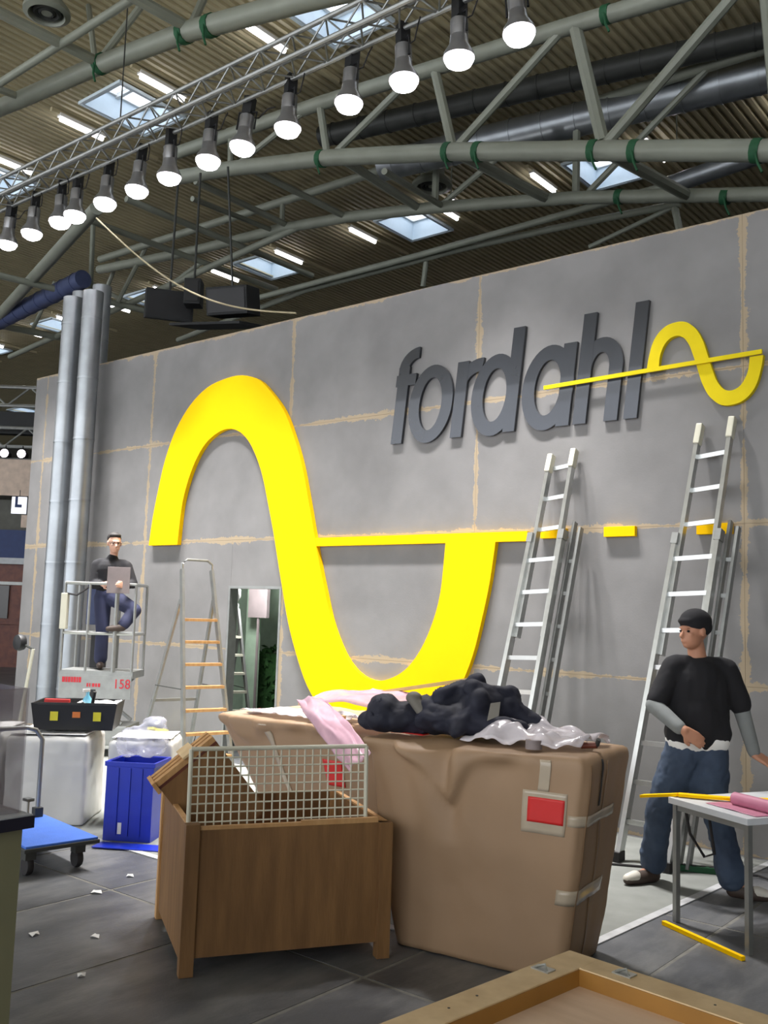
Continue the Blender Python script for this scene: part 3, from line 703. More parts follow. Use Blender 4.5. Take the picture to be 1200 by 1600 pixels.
# --- man walking past the taller ladder
mr = thing('person', 'man in black t-shirt, dark knitted cap and blue jeans, walking between table and ladder', 'person', (-2.43, 6.27, .004), YAW)
ha = math.radians(205)
hp, HP = head((.012, -.03, 1.665), ha, 1.02, .12)
wl_, wr_ = (-.115, -.24, 1.035), (.385, -.1, .88)
body = hp+[('c', (.03, 0, 1.60), .055, (.055, .01, 1.46), .062), ('c', (-.08, .02, 1.42), .06, (.2, .02, 1.41), .06), ('c', (.06, .02, 1.38), .12, (.05, .01, 1.08), .115), ('c', (-.02, .01, .96), .11, (.1, .01, .96), .11),
    ('c', (-.12, .01, 1.42), .052, (-.25, -.04, 1.17), .042), ('c', (-.25, -.04, 1.17), .04, wl_, .028), ('c', (.25, .01, 1.41), .052, (.345, .02, 1.15), .042), ('c', (.345, .02, 1.15), .04, wr_, .028),
    ('c', (-.04, .01, .92), .08, (-.19, .04, .5), .055), ('c', (-.19, .04, .5), .05, (-.2, .15, .1), .038), ('c', (.13, 0, .92), .08, (.14, -.09, .5), .055), ('c', (.14, -.09, .5), .05, (.22, -.15, .1), .038),
    ('c', (-.2, .15, .08), .036, (-.3, .1, .05), .03), ('c', (.22, -.15, .08), .036, (.31, -.2, .05), .03)]
body += hand(wl_, (.75, -.1, -.5), (.2, .9, -.2), 1, .35)+hand(wr_, (.75, -.3, -.4), (-.4, .6, -.5), -1, .45)
b = blob('body', body, 'skin', mr, .007, 4)
eyes(b, HP, 1.02)
blob('t_shirt', [('c', (-.09, .01, 1.435), .072, (.21, .01, 1.425), .072), ('c', (.065, .015, 1.36), .148, (.05, 0, 1.12), .135), ('c', (-.01, .015, 1.33), .125, (-.03, 0, 1.02), .13), ('c', (.13, .015, 1.33), .125, (.13, 0, 1.02), .128), ('c', (.05, -.01, 1.15), .15, (.05, -.012, 1.0), .152), ('c', (-.03, -.01, 1.02), .14, (-.03, -.01, 1.0), .145), ('c', (.13, -.01, 1.02), .13, (.13, -.01, 1.0), .135),
     ('c', (-.11, .01, 1.42), .078, (-.225, -.03, 1.2), .075), ('c', (.245, .01, 1.41), .078, (.335, .015, 1.19), .075)], 'tee', mr, .011, 5); displace(bpy.data.objects['t_shirt'], .006, 6, 5)
blob('undershirt_hem', [('c', (-.035, -.01, .955), .132, (.125, -.01, .965), .131)], 'white', mr, .011, 4)
blob('sleeve', [('c', (-.215, -.03, 1.22), .055, (-.252, -.042, 1.17), .057), ('c', (-.252, -.042, 1.17), .056, (-.14, -.21, 1.05), .045)], 'sleeve', mr, .009, 3)
blob('sleeve', [('c', (.33, .014, 1.21), .055, (.347, .02, 1.15), .057), ('c', (.347, .02, 1.15), .054, (.382, -.09, .9), .042)], 'sleeve', mr, .009, 3)
blob('jeans', [('c', (-.04, 0, .91), .128, (.11, 0, .915), .128), ('c', (-.05, .0, .85), .13, (-.13, .01, .66), .112), ('c', (.12, -.01, .85), .13, (.12, -.04, .66), .112), ('c', (-.13, .01, .66), .11, (-.19, .04, .48), .09), ('c', (-.19, .04, .48), .088, (-.2, .13, .2), .086), ('c', (-.2, .13, .2), .09, (-.198, .15, .13), .092),
     ('c', (.12, -.04, .66), .11, (.15, -.09, .48), .09), ('c', (.15, -.09, .48), .088, (.2, -.135, .2), .088), ('c', (.2, -.135, .2), .092, (.212, -.15, .13), .094), ('c', (.03, 0, .72), .1, (.03, 0, .7), .1)], 'jeans', mr, .011, 5); displace(bpy.data.objects['jeans'], .016, 9, 3)
for sx, a, t in (('l', (-.2, .14, .045), (-.395, .04, .035)), ('r', (.22, -.155, .045), (.40, -.24, .035))):
    a = Vector(a); t = Vector(t)
    sh_ = blob('shoe', [('c', a, .046, a.lerp(t, .6), .044), ('c', a.lerp(t, .6), .044, t, .034), ('c', a+Vector((0, 0, .04)), .044, a+Vector((0, 0, .02)), .045)], 'shoe', mr, .008, 3)
    blob('toe_cap', [('c', a.lerp(t, .72)+Vector((0, 0, .01)), .042, t+Vector((0, 0, .006)), .034)], 'shoe_white', sh_, .007, 3)
fc = Vector((math.cos(ha), math.sin(ha), 0))
blob('knitted_cap', [('e', HP(-.018, 0, .056), (.114, .096, .09), (0, 0, ha)), ('e', HP(-.045, 0, .02), (.085, .09, .07), (0, 0, ha)), ('e', HP(.05, 0, .066), (.06, .07, .028), (0, 0, ha))], 'tee', mr, .008, 4)

# --- lift and the man on it
LZ = .96
lf = thing('work_platform', 'small grey scissor work platform with guard rails near the silver pipes', 'lift', (-9.60, 6.71, .005), YAW); lf.scale = (.88, 1, 1)
MB().box((-.48, -.27, LZ-.09), (.48, .27, LZ-.01)).build('deck', 'alu_matt', lf)
MB().box((-.46, -.28, LZ-.32), (.47, -.262, LZ-.06)).build('front_panel', 'panel_grey', lf).data.materials[0] = MT['alu_matt']
bs = MB().box((-.45, -.3, .12), (.45, .3, .34)).build('chassis', 'alu_matt', lf, bevel=.02)
for sx in (-.36, .36):
    for sy in (-.26, .26):
        MB().lathe([(.02, -.04), (.1, -.04), (.115, -.02), (.115, .02), (.1, .04), (.02, .04)], 18, Matrix.Translation((sx, sy, .116)) @ Matrix.Rotation(math.pi/2, 4, 'X')).build('wheel', 'rubber', lf, True)
for sy in (-.2, .2):
    for a in (1, -1): MB().bar((-.36*a, sy, .36), (.36*a, sy, LZ-.12), .03, .06, (0, 1, 0)).build('scissor_arm', 'alu_matt', lf)
for sx in (-.46, -.14, .22, .46):
    MB().tube([(sx, -.26, LZ-.02), (sx, -.26, LZ+.98)], .018 if sx != .22 else .03, 8).build('post', 'alu_matt', lf, True)
for sx in (-.46, .1, .46): MB().tube([(sx, .26, LZ-.02), (sx, .26, LZ+.98)], .018, 8).build('post', 'alu_matt', lf, True)
for z in (.41, .98):
    MB().tube([(-.46, -.26, LZ+z), (.46, -.26, LZ+z), (.46, .26, LZ+z), (-.46, .26, LZ+z), (-.46, -.26, LZ+z)], .017, 8).build('rail', 'alu', lf, True)
cb = MB().box((-.5, -.3, LZ+.45), (-.42, -.2, LZ+.86)).build('control_box', 'grid', lf, bevel=.01)
MB().box((-.2, .06, LZ+.0), (-.02, .2, LZ+.42)).build('battery_case', 'black', lf, bevel=.01)
MB().box((-.3, .1, LZ+.5), (-.16, .22, LZ+1.0)).build('tool_bag', 'bluegrey', lf, bevel=.02)
MB().tube([(-.46, -.26, LZ+.86), (-.3, -.28, LZ+.84), (-.16, -.27, LZ+.93), (-.14, -.26, LZ+.99)], .012, 6).build('cable', 'rubber', lf, True)
MB().box((-.1, -.284, LZ-.32), (.02, -.28, LZ-.22)).build('vent_slot', 'dark', lf)
tc_ = bpy.data.curves.new('digits', 'FONT'); tc_.body = '158'; tc_.size = .15; tc_.extrude = .002
to = bpy.data.objects.new('digits_tmp', tc_); COL.objects.link(to); dg = bpy.context.evaluated_depsgraph_get(); dg.update()
tm = bpy.data.meshes.new_from_object(to.evaluated_get(dg)); bpy.data.objects.remove(to)
tm.transform(Matrix.Translation((.24, -.285, LZ-.2)) @ Matrix.Rotation(math.pi/2, 4, 'X')); link('number', tm, 'gtext', lf)
mk = MB(); x = -.42
for w in (.035, .025, .03, .025, .03, .022, .03): mk.box((x, -.285, LZ-.145), (x+w, -.281, LZ-.085)); x += w+.008
mk.build('red_marking', 'gtext', lf)
mk = MB(); x = -.1
for w in (.02, .015, .0, .03, .02, .03): mk.box((x, -.285, LZ-.19), (x+w, -.281, LZ-.15)); x += w+.012
mk.build('red_marking', 'gtext', lf)

ml = thing('person', 'man with glasses in black sweater, one foot raised on the work platform rail', 'person', (-9.60, 6.71, LZ), YAW)
ha = math.radians(-62)
hp, HP = head((.055, -.02, 1.47), ha, .98, .15)
wl_, wr_ = (-.0, -.2, .98), (.28, -.235, .97)
body = hp+[('c', (.05, .01, 1.4), .05, (.04, .03, 1.29), .042), ('c', (-.1, .02, 1.22), .055, (.17, .02, 1.21), .055), ('c', (.03, .03, 1.16), .095, (.02, .02, .95), .1), ('c', (-.03, .02, .88), .1, (.06, .02, .88), .1),
    ('c', (-.15, .01, 1.21), .05, (-.15, -.05, .98), .04), ('c', (-.15, -.05, .98), .038, wl_, .027), ('c', (.21, .01, 1.2), .05, (.3, -.03, 1.0), .04), ('c', (.3, -.03, 1.0), .038, wr_, .027),
    ('c', (-.06, .02, .84), .075, (-.03, .0, .44), .052), ('c', (-.03, 0, .44), .048, (-.04, .04, .08), .037), ('c', (.08, .0, .84), .075, (.37, -.11, .68), .055), ('c', (.37, -.11, .68), .05, (.26, -.235, .50), .037),
    ('c', (-.04, .04, .06), .034, (-.01, -.08, .045), .028), ('c', (.26, -.235, .49), .034, (.16, -.27, .475), .028)]
body += hand(wl_, (.9, -.4, .1), (0, .5, -.5), 1, .6)+hand(wr_, (-.3, -.9, .1), (-.6, .3, 0), -1, .5)
b = blob('body', body, 'skin2', ml, .0075, 4)
eyes(b, HP, .98, True)
blob('hair', [('e', HP(-.035, 0, .055), (.092, .082, .078), (0, 0, ha)), ('e', HP(-.065, 0, .0), (.045, .072, .06), (0, 0, ha)), ('e', HP(.03, 0, .094), (.055, .068, .032), (0, 0, ha))], 'hair', ml, .008, 3)
blob('sweater', [('c', (-.1, .015, 1.225), .07, (.17, .015, 1.215), .07), ('c', (-.02, .02, 1.16), .13, (-.02, .02, .94), .118), ('c', (.09, .02, 1.16), .125, (.07, .02, .94), .115), ('c', (-.14, .01, 1.205), .072, (-.15, -.05, .98), .06), ('c', (-.15, -.05, .98), .058, (-.03, -.17, .98), .042), ('c', (.205, .01, 1.2), .07, (.3, -.03, 1.0), .06), ('c', (.3, -.03, 1.0), .056, (.285, -.19, .975), .042), ('c', (.03, .02, 1.26), .072, (.03, .02, 1.28), .07)], 'tee', ml, .01, 5)
blob('trousers', [('c', (-.03, .02, .88), .112, (.06, .02, .88), .112), ('c', (-.055, .02, .82), .105, (-.03, 0, .46), .078), ('c', (-.03, 0, .46), .076, (-.04, .035, .12), .078), ('c', (.08, 0, .83), .105, (.36, -.105, .69), .08), ('c', (.36, -.105, .69), .078, (.275, -.215, .53), .068)], 'navy', ml, .01, 5)
for a, t in (((-.04, .04, .045), (.0, -.12, .037)), ((.265, -.235, .492), (.12, -.29, .472))):
    a = Vector(a); t = Vector(t); blob('shoe', [('c', a, .045, a.lerp(t, .6), .042), ('c', a.lerp(t, .6), .042, t, .032)], 'shoe', ml, .008, 3)
cr = tag(MB().box((-.13, -.006, -.15), (.13, .006, .15)).build('grey_card', 'panel_grey', bevel=.004), 'grey sheet held by the man on the work platform', 'sheet')
Rz = Matrix.Rotation(YAW, 4, 'Z'); cr.matrix_world = Matrix.Translation(Vector((-9.60, 6.71, LZ))+Rz @ Vector((.21, -.315, 1.03))) @ Rz

# ================================================================== WRAPPED BOXES
class Wrap:
    """paper-wrapped counter: lofted from a bottom rectangle to a top rectangle, with folds"""
    def __init__(s, bot, top, h, rad, folds, seed, z0=.006):
        s.bot, s.top, s.h, s.rad, s.folds, s.seed, s.z0 = bot, top, h, rad, folds, seed, z0
        s.sag = []; s.swag = []; s.W = top[1]-top[0]; s.Dp = top[3]-top[2]; s.per = 2*(s.W+s.Dp)
    def rect(s, R, d, inset=0):
        x0, x1, y0, y1 = R; W, Dp = s.W, s.Dp
        d %= s.per
        if d < W: p = (d/W, 0)
        elif d < W+Dp: p = (1, (d-W)/Dp)
        elif d < 2*W+Dp: p = (1-(d-W-Dp)/W, 1)
        else: p = (0, 1-(d-2*W-Dp)/Dp)
        x = x0+(x1-x0)*p[0]; y = y0+(y1-y0)*p[1]
        r = s.rad; cx = min(max(x, x0+r), x1-r); cy = min(max(y, y0+r), y1-r)
        v = Vector((x-cx, y-cy))
        if v.length > 1e-6:
            if abs(v.x) > 1e-6 and abs(v.y) > 1e-6: v = v.normalized()*r
        return Vector((cx+v.x, cy+v.y)), Vector(((x0+x1)/2, (y0+y1)/2))
    def pt(s, d, v, off=0, k=1.0):
        a, ca = s.rect(s.bot, d); b, cb = s.rect(s.top, d)
        p = a.lerp(b, v**.85); c = ca.lerp(cb, v); n = (p-c).normalized()
        disp = .014*fbm((d*1.4, v*1.1, s.seed), 1.3)+.006*fbm((d*2.6, v*2.2, s.seed+9), 2)
        for (d0, w, v0, amp, dd) in s.folds:
            q = (d-d0-dd*(1-v))/w
            disp += amp*math.exp(-q*q)*max(0, min(1, (v-v0)/(1-v0)))**.8
        for (da, db, dm, w, dep, amp) in s.swag:
            if da < d < db:
                vs_ = .93-dep*math.exp(-((d-dm)/w)**2); q = max(0, min(1, (v-vs_)/.07)); f_ = min(1, (d-da)/.12, (db-d)/.12)
                disp += amp*f_*q*q*(3-2*q)*(1+.5*math.sin(d*26))
        edge = max(0, (v-.95)/.05); disp -= .016*edge*edge
        p = p+n*(disp+off)
        if k != 1: p = c+(p-c)*k
        z = s.z0+v*(s.h-s.z0)
        for d0, w, amp in s.sag: z -= amp*math.exp(-((d-d0)/w)**2)*v**4*max(0, (k-.6)/.4)
        return Vector((p.x, p.y, z))
    def build(s, e, m):
        nu, nv = 200, 46; vs = []; fs = []
        for j in range(nv+1):
            for i in range(nu): vs.append(s.pt(s.per*i/nu, j/nv))
        rows = nv+1
        for k in (.97, .9, .75, .55, .3, .08):
            for i in range(nu):
                p = s.pt(s.per*i/nu, 1, 0, k); p.z += .012+.012*fbm((p.x*2, p.y*2, s.seed+3), 1.5); vs.append(p)
            rows += 1
        for j in range(rows-1):
            for i in range(nu): fs.append((j*nu+i, j*nu+(i+1) % nu, (j+1)*nu+(i+1) % nu, (j+1)*nu+i))
        fs.append(tuple(range((rows-1)*nu, rows*nu))); fs.append(tuple(range(nu-1, -1, -1)))
        me = bpy.data.meshes.new('paper_wrap'); me.from_pydata([tuple(v) for v in vs], [], fs)
        o = link('paper_wrap', me, m, e); me.polygons.foreach_set('use_smooth', [True]*len(me.polygons)); return o
    def decal(s, e, name, m, d0, d1, v0, v1, off=.004, nu=10, nv=10):
        return grid_mesh(lambda u, v: s.pt(d0+(d1-d0)*u, v0+(v1-v0)*v, off), nu, nv, name, m, e, thick=.0015)

b1 = thing('wrapped_counter', 'large tapered counter wrapped in brown paper, with a dark jacket on top', 'wrapped box', (-3.37, 4.05, 0), math.radians(8))
w1 = Wrap((.2, 1.12, .03, .60), (0, 1.26, 0, .70), 1.045, .06,
          [(.50, .06, .55, -.085, .04), (.34, .11, .35, .05, .22), (.66, .11, .4, .05, -.12), (.12, .08, .2, .04, .18), (.95, .12, .2, .02, -.3), (1.27, .04, .1, -.012, 0)], 3)
w1.sag = [(.42, .16, .05), (.2, .06, -.01)]; w1.swag = [(-.05, 1.0, .52, .10, .22, .045)]
w1.build(b1, 'paper')
w1.decal(b1, 'document_pouch', 'cleartape', .92, 1.16, .65, .845, .005)
w1.decal(b1, 'red_label', 'red', .95, 1.145, .70, .815, .009)
w1.decal(b1, 'tape_strip', 'cleartape', 1.0, 1.06, .845, .99, .004)
w1.decal(b1, 'tape_strip', 'cleartape', 1.17, 1.75, .70, .75, .004, 20, 3)
w1.decal(b1, 'tape_strip', 'cleartape', 1.15, 1.7, .34, .41, .004, 20, 3)
w1.decal(b1, 'dark_strap', 'black', 1.44, 1.465, .78, .995, .006, 3, 10)
w1.decal(b1, 'paper_seam', 'paper_seam', 1.52, 1.55, .02, .98, .003, 3, 20)
w1.decal(b1, 'paper_seam', 'paper_seam', 1.30, 1.315, .02, .98, .003, 3, 20)
grid_mesh(lambda u, v: Vector((.10+.2*u, .10+.1*v, 1.072+.004*math.sin(3*u))), 6, 4, 'red_label', 'red', b1, thick=.002)

b2 = thing('wrapped_counter', 'long paper-wrapped counter behind the wooden crate, its end tapering inwards', 'wrapped box', (-5.38, 4.72, 0), .03)
w2 = Wrap((.55, 1.5, .25, .9), (0, 1.62, 0, 1.05), .95, .16, [(.3, .1, .5, .03, .2), (.9, .08, .5, -.03, .1), (.6, .15, .3, .02, 0)], 11)
w2.swag = [(.0, 1.5, .35, .2, .12, .04)]
w2.build(b2, 'paper')
w2.decal(b2, 'red_label', 'red', 1.0, 1.18, .60, .78, .006)
w2.decal(b2, 'tape_strip', 'cleartape', .55, .60, .3, .98, .004, 3, 10)
w2.decal(b2, 'tape_strip', 'cleartape', 1.70, 1.90, .70, .76, .004, 8, 3)
MB().add([(.12, .22, .978), (.3, .12, .982), (.36, .22, .984), (.16, .33, .982)], [(0, 1, 2, 3)]).build('red_label', 'red', b2)

# crumpled films and jackets
def crumple(name, label, cat, corners, m, amp, freq, seed, nu=60, nv=40, floorfn=None, lift=0):
    A, B, C, Dd = [Vector(c) for c in corners]
    def fn(u, v):
        p = A.lerp(B, u).lerp(Dd.lerp(C, u), v)
        e = math.sin(math.pi*u)**.5*math.sin(math.pi*v)**.5
        h = amp*abs(fbm((u*freq, v*freq, seed), 1.0))+lift*e
        p = p+Vector((amp*.6*fbm((u*freq, v*freq, seed+20), 1), amp*.6*fbm((u*freq, v*freq, seed+40), 1), h))
        if floorfn: p.z = max(p.z, floorfn(p)+.006)
        return p
    return tag(grid_mesh(fn, nu, nv, name, m, None, thick=.002), label, cat)
def top_floor(p):
    if p.x > -3.42 and 3.9 < p.y < 4.9: return 1.065
    if p.x < -3.6 and p.y > 4.7: return .985
    return .3
crumple('pink_film', 'crumpled pink plastic film spilling over the gap between wrapped counters', 'plastic film', ((-4.35, 4.62, 1.14), (-3.0, 4.28, 1.12), (-3.05, 4.72, 1.15), (-4.25, 5.15, 1.18)), 'pinkfilm', .07, 1.5, 5, floorfn=top_floor, lift=.06)
crumple('pink_film', 'tongue of pink plastic film hanging down behind the crate', 'plastic film', ((-4.42, 4.60, 1.13), (-4.2, 4.62, 1.15), (-3.47, 4.22, .92), (-3.60, 4.18, .80)), 'pinkfilm', .05, 1.4, 15, lift=.05)
crumple('clear_film', 'clear plastic film bunched beside the dark jacket', 'plastic film', ((-2.86, 4.2, 1.07), (-2.24, 4.34, 1.07), (-2.30, 4.8, 1.07), (-2.95, 4.74, 1.07)), 'clearfilm', .10, 2.4, 8, floorfn=top_floor, lift=.06)
crumple('paper_scrap', 'torn brown paper and film lying on the long wrapped counter', 'paper', ((-5.2, 4.82, .985), (-4.3, 4.8, .985), (-4.3, 5.2, .985), (-5.1, 5.2, .985)), 'clearfilm', .04, 4.0, 28, floorfn=lambda p: .985)
J = [('e', (0, 0, .09), (.26, .17, .10)), ('e', (.12, .02, .17), (.17, .13, .10)), ('c', (.05, -.05, .25), .05, (.28, .02, .2), .07), ('c', (.25, .0, .17), .08, (.42, -.02, .055), .05), ('c', (-.1, 0, .2), .06, (.1, .05, .28), .05), ('e', (-.12, .05, .12), (.15, .12, .09)), ('c', (-.02, -.15, .07), .06, (.3, -.14, .06), .06), ('c', (.1, -.1, .2), .05, (-.02, -.18, .05), .05)]
jk = thing('jacket', 'dark navy jacket heaped on the large wrapped counter', 'jacket', (-2.97, 4.36, 1.075), YAW)
o = blob('jacket_cloth', J, 'jacket', jk, .011, 3); displace(o, .05, 3.2, 2); displace(o, .012, 7, 12)
MB().add([(.13, -.19, .1), (.19, -.2, .13), (.2, -.18, .2), (.15, -.165, .19)], [(0, 1, 2, 3)]).build('pocket_patch', 'lining', jk)
jk2 = thing('jacket', 'rolled dark blue garment with a grey patch, left of the navy jacket', 'jacket', (-3.24, 4.22, 1.065), YAW)
o = blob('jacket_cloth', [('e', (-.02, 0, .085), (.19, .12, .09)), ('e', (-.1, .0, .12), (.10, .1, .085)), ('c', (-.2, .02, .06), .05, (.1, -.05, .05), .055), ('e', (.12, .02, .14), (.09, .09, .08))], 'jacket', jk2, .01, 3); displace(o, .035, 4, 6); displace(o, .010, 8, 16)
o = blob('grey_lining', [('c', (.04, -.06, .2), .03, (.12, -.09, .1), .035), ('e', (.05, -.05, .2), (.045, .04, .035))], 'lining', jk2, .008, 2)
tag(MB().bar((-5.25, 5.5, .99), (-2.95, 4.42, 1.37), .03, .018).build('wood_strip', 'wood'), 'long thin wooden strip lying across both wrapped counters and the jacket', 'wood strip')
e = thing('tape_roll', 'small grey roll of tape on the large wrapped counter', 'tape', (-2.46, 4.28, 1.066))
MB().lathe([(.024, 0), (.042, 0), (.042, .045), (.024, .045), (.024, 0)], 20, cap=False).build('roll', 'panel_grey', e, True)
MB().lathe([(.021, .001), (.024, .001), (.024, .044), (.021, .044), (.021, .001)], 20, cap=False).build('core', 'ply2', e, True)
e = thing('hand_tool', 'small brown-handled tool near the corner of the large wrapped counter', 'tool', (-2.24, 4.46, 1.066))
MB().tube([(-.05, 0, .02), (.03, .01, .03)], .016, 10).build('handle', 'brown', e, True); MB().tube([(.03, .01, .03), (.045, .0, .06)], .012, 8).build('tip', 'bracket', e, True)
e = thing('hand_tool', 'flat grey scraper on the long wrapped counter', 'tool', (-4.45, 4.86, .99), .5)
MB().box((-.08, -.02, 0), (.06, .02, .025)).build('blade', 'bracket', e, bevel=.004); MB().tube([(.06, 0, .015), (.18, 0, .02)], .014, 8).build('handle', 'ply2', e, True)

# ================================================================== WOODEN CRATE
CA = math.radians(59)
ct = thing('wooden_crate', 'open brown plywood crate on short feet, holding a wire grid', 'crate', (-3.62, 3.06, .001), CA)
CW, CDp, CH = 1.02, .88, .68
MB().box((.0, .0, .075), (CW, .022, CH-.02)).build('front_panel', 'ply', ct)
MB().box((.0, CDp-.022, .075), (CW, CDp, CH-.02)).build('back_panel', 'ply', ct)
MB().box((.0, .022, .05), (.022, CDp-.022, CH)).build('side_panel', 'ply', ct)
MB().box((CW-.022, .022, .075), (CW, CDp-.022, CH-.03)).build('side_panel', 'ply', ct)
MB().box((.022, .022, .09), (CW-.022, CDp-.022, .11)).build('base_board', 'ply', ct)
for (x0, y0) in ((-.012, -.028), (CW-.055, -.028), (-.012, CDp-.03), (CW-.055, CDp-.03)):
    MB().box((x0, y0, 0), (x0+.068, y0+.058, CH+.012 if x0 < 0 else CH-.02)).build('corner_post', 'ply2' if y0 > 0 else 'ply', ct, bevel=.003)
MB().box((.06, -.002, CH-.02), (.56, .024, CH-.004)).build('top_batten', 'ply2', ct)
MB().box((.56, -.002, CH-.02), (CW-.06, .024, CH+.004)).build('top_batten', 'ply2', ct)
MB().box((-.002, .03, CH), (.024, CDp-.03, CH+.008)).build('top_batten', 'ply2', ct)
MB().box((CW-.024, .03, CH-.03), (CW+.002, CDp-.03, CH-.02)).build('top_batten', 'ply2', ct)
MB().box((.1, .1, .11), (.9, .78, .3)).build('crate_filling', 'brown', ct)

gp = thing('wire_grid', 'white wire grid panel standing in the wooden crate', 'grid panel', (-3.62, 3.06, 0), CA)
gx0, gx1, gz0, gz1 = .0, .90, .58, 1.03
def gpt(x, z): return (x+.01, .045+(z-.5)*.06, z)
fr_ = MB()
for a, b in (((gx0, gz0-.4), (gx0, gz1)), ((gx1, gz0-.4), (gx1, gz1)), ((gx0, gz1), (gx1, gz1)), ((gx0, gz0-.4), (gx1, gz0-.4))): fr_.tube([gpt(*a), gpt(*b)], .011, 8)
gp.location.z = .0
fr_.build('frame', 'grid', gp, True)
wr = MB(); n = 22
for k in range(1, n): x = gx0+(gx1-gx0)*k/n; wr.tube([gpt(x, gz0-.4), gpt(x, gz1)], .0042, 5)
for k in range(1, 20): z = gz1-.043*k; wr.tube([gpt(gx0, z), gpt(gx1, z)], .0042, 5)
wr.build('wires', 'grid', gp)

# stacked boards leaning in the crate
bd = thing('wooden_rack', 'tilted wooden box of stacked boards leaning out of the crate', 'wooden box', (-3.62, 3.06, 0), CA)
Mu = Matrix(((.777, 0, .629, -.10), (0, 1, 0, .2), (.629, 0, -.777, .80), (0, 0, 0, 1)))   # u up the slope, y back, w down into the crate
for k, (ya, yb, m) in enumerate(((.30, .355, 'ply2'), (.385, .43, 'ply2'), (.46, .51, 'ply2'))):
    MB().box((0, ya, 0), (.37, yb, .03), Mu).build('rail', m, bd, bevel=.003)
MB().box((.0, .30, .03), (.37, .51, .045), Mu).build('edge_board', 'brown', bd)
MB().box((0, .30, .045), (.37, .315, .5), Mu).build('panel', 'ply', bd)
MB().box((0, .495, .045), (.37, .51, .5), Mu).build('panel', 'ply', bd)
MB().box((.18, .285, -.014), (.26, .525, -.0005), Mu).build('cross_cleat', 'pine', bd, bevel=.002)
MB().box((-.022, .29, -.004), (-.001, .52, .06), Mu).build('end_cleat', 'ply2', bd, bevel=.002)

# foreground crate lid
LA = math.radians(-6.5)
ld_ = thing('flat_crate', 'low flat crate with a pine rim and recessed birch panel', 'crate', (-1.46, 2.78, 0), LA)
LW, LD, LZ2 = 1.5, 1.5, .70
MB().box((0, -LD, .09), (LW, -LD+.03, LZ2-.1)).box((0, -.03, .09), (LW, 0, LZ2-.1)).box((0, -LD+.03, .09), (.03, -.03, LZ2-.1)).box((LW-.03, -LD+.03, .09), (LW, -.03, LZ2-.1)).build('body', 'ply', ld_)
for x in (.05, .7, 1.35): MB().box((x, -LD, .0), (x+.1, 0, .09)).build('skid', 'ply2', ld_)
RW = .105
for nm, a, b in (('rim_board', (0, -LD, 0), (RW, 0, 0)), ('rim_board', (LW-RW, -LD, 0), (LW, 0, 0)), ('rim_board', (RW, -RW, 0), (LW-RW, 0, 0)), ('rim_board', (RW, -LD, 0), (LW-RW, -LD+RW, 0))):
    MB().box((a[0], a[1], LZ2-.1), (b[0], b[1], LZ2)).build(nm, 'pine', ld_, bevel=.002)
MB().box((RW, -LD+RW, LZ2-.065), (LW-RW, -RW, LZ2-.05)).build('panel', 'lidply', ld_)
i_ = .004
MB().box((RW, -RW-i_, LZ2-.05), (LW-RW, -RW, LZ2-.004)).box((RW, -LD+RW, LZ2-.05), (RW+i_, -RW, LZ2-.004)).build('inner_edge', 'lidinner', ld_)
for (x, y, rz_) in ((.045, -.2, 0), (.22, -.045, 0)):
    c_ = MB().box((x-.03, y-.02, LZ2), (x+.03, y+.02, LZ2+.004)).tube([(x-.02, y-.015, LZ2+.006), (x, y+.01, LZ2+.012), (x+.022, y-.012, LZ2+.006)], .004, 6).build('metal_clip', 'alu', ld_)
for (x, y) in ((.05, -.62), (.045, -.5), (.06, -.9), (.5, -.05), (.75, -.06)): MB().lathe([(.004, LZ2+.0005), (.004, LZ2+.0012)], 8, Matrix.Translation((x, y, 0))).build('screw_head', 'bracket', ld_)

# ================================================================== TABLE AND THINGS ON IT
TA = math.atan2(-.28, .54); TZ = .70
tb = thing('work_table', 'small white work table with square metal legs', 'table', (-2.28, 5.54, 0), TA)
TWd, TDp = .62, 1.1
MB().box((0, 0, TZ-.035), (TWd, TDp, TZ)).build('table_top', 'tabletop', tb, bevel=.003)
for (x, y) in ((.015, .02), (TWd-.045, .02), (.015, TDp-.05), (TWd-.045, TDp-.05)): MB().box((x, y, 0), (x+.03, y+.03, TZ-.035)).build('leg', 'alu_matt', tb)
MB().box((.05, .025, TZ-.07), (TWd-.05, .045, TZ-.035)).build('apron', 'alu_matt', tb)
def on_table(x, y, z): c, s = math.cos(TA), math.sin(TA); return Vector((-2.28+c*x-s*y, 5.54+s*x+c*y, z))
sp = [on_table(-.2, -.03, TZ-.03), on_table(.02, .06, TZ+.014), on_table(.25, .28, TZ+.02), on_table(.42, .55, TZ+.03), on_table(.6, .85, TZ+.03), on_table(.85, 1.15, TZ+.03)]
ys = MB()
for a, b in zip(sp, sp[1:]): ys.bar(a, b, .055, .016)
tag(ys.build('yellow_strip', 'yellow'), 'flexible yellow strip lying across the white table and over its edge', 'strip')
e = thing('film_roll', 'roll of pink film lying on the white table', 'roll', on_table(.30, .22, TZ+.037), TA-.05)
MB().tube([(0, 0, .0), (.5, .04, .0)], .036, 20).build('roll', 'pinkroll', e, True); MB().tube([(-.004, 0, 0), (.002, 0, 0)], .016, 14).build('core', 'ply2', e)
tag(grid_mesh(lambda u, v: on_table(.22+.38*u, .08+.2*v, TZ+.003+.004*abs(fbm((u*3, v*3, 4)))), 14, 8, 'pink_sheet', 'pinkroll', None, thick=.001), 'flat pink sheet unrolled on the white table', 'film')
tag(MB().bar((-2.27, 5.45, .012), (-1.73, 5.18, .012), .026, .022).build('yellow_stick', 'yellow'), 'straight yellow stick lying on the floor at the table legs', 'stick')
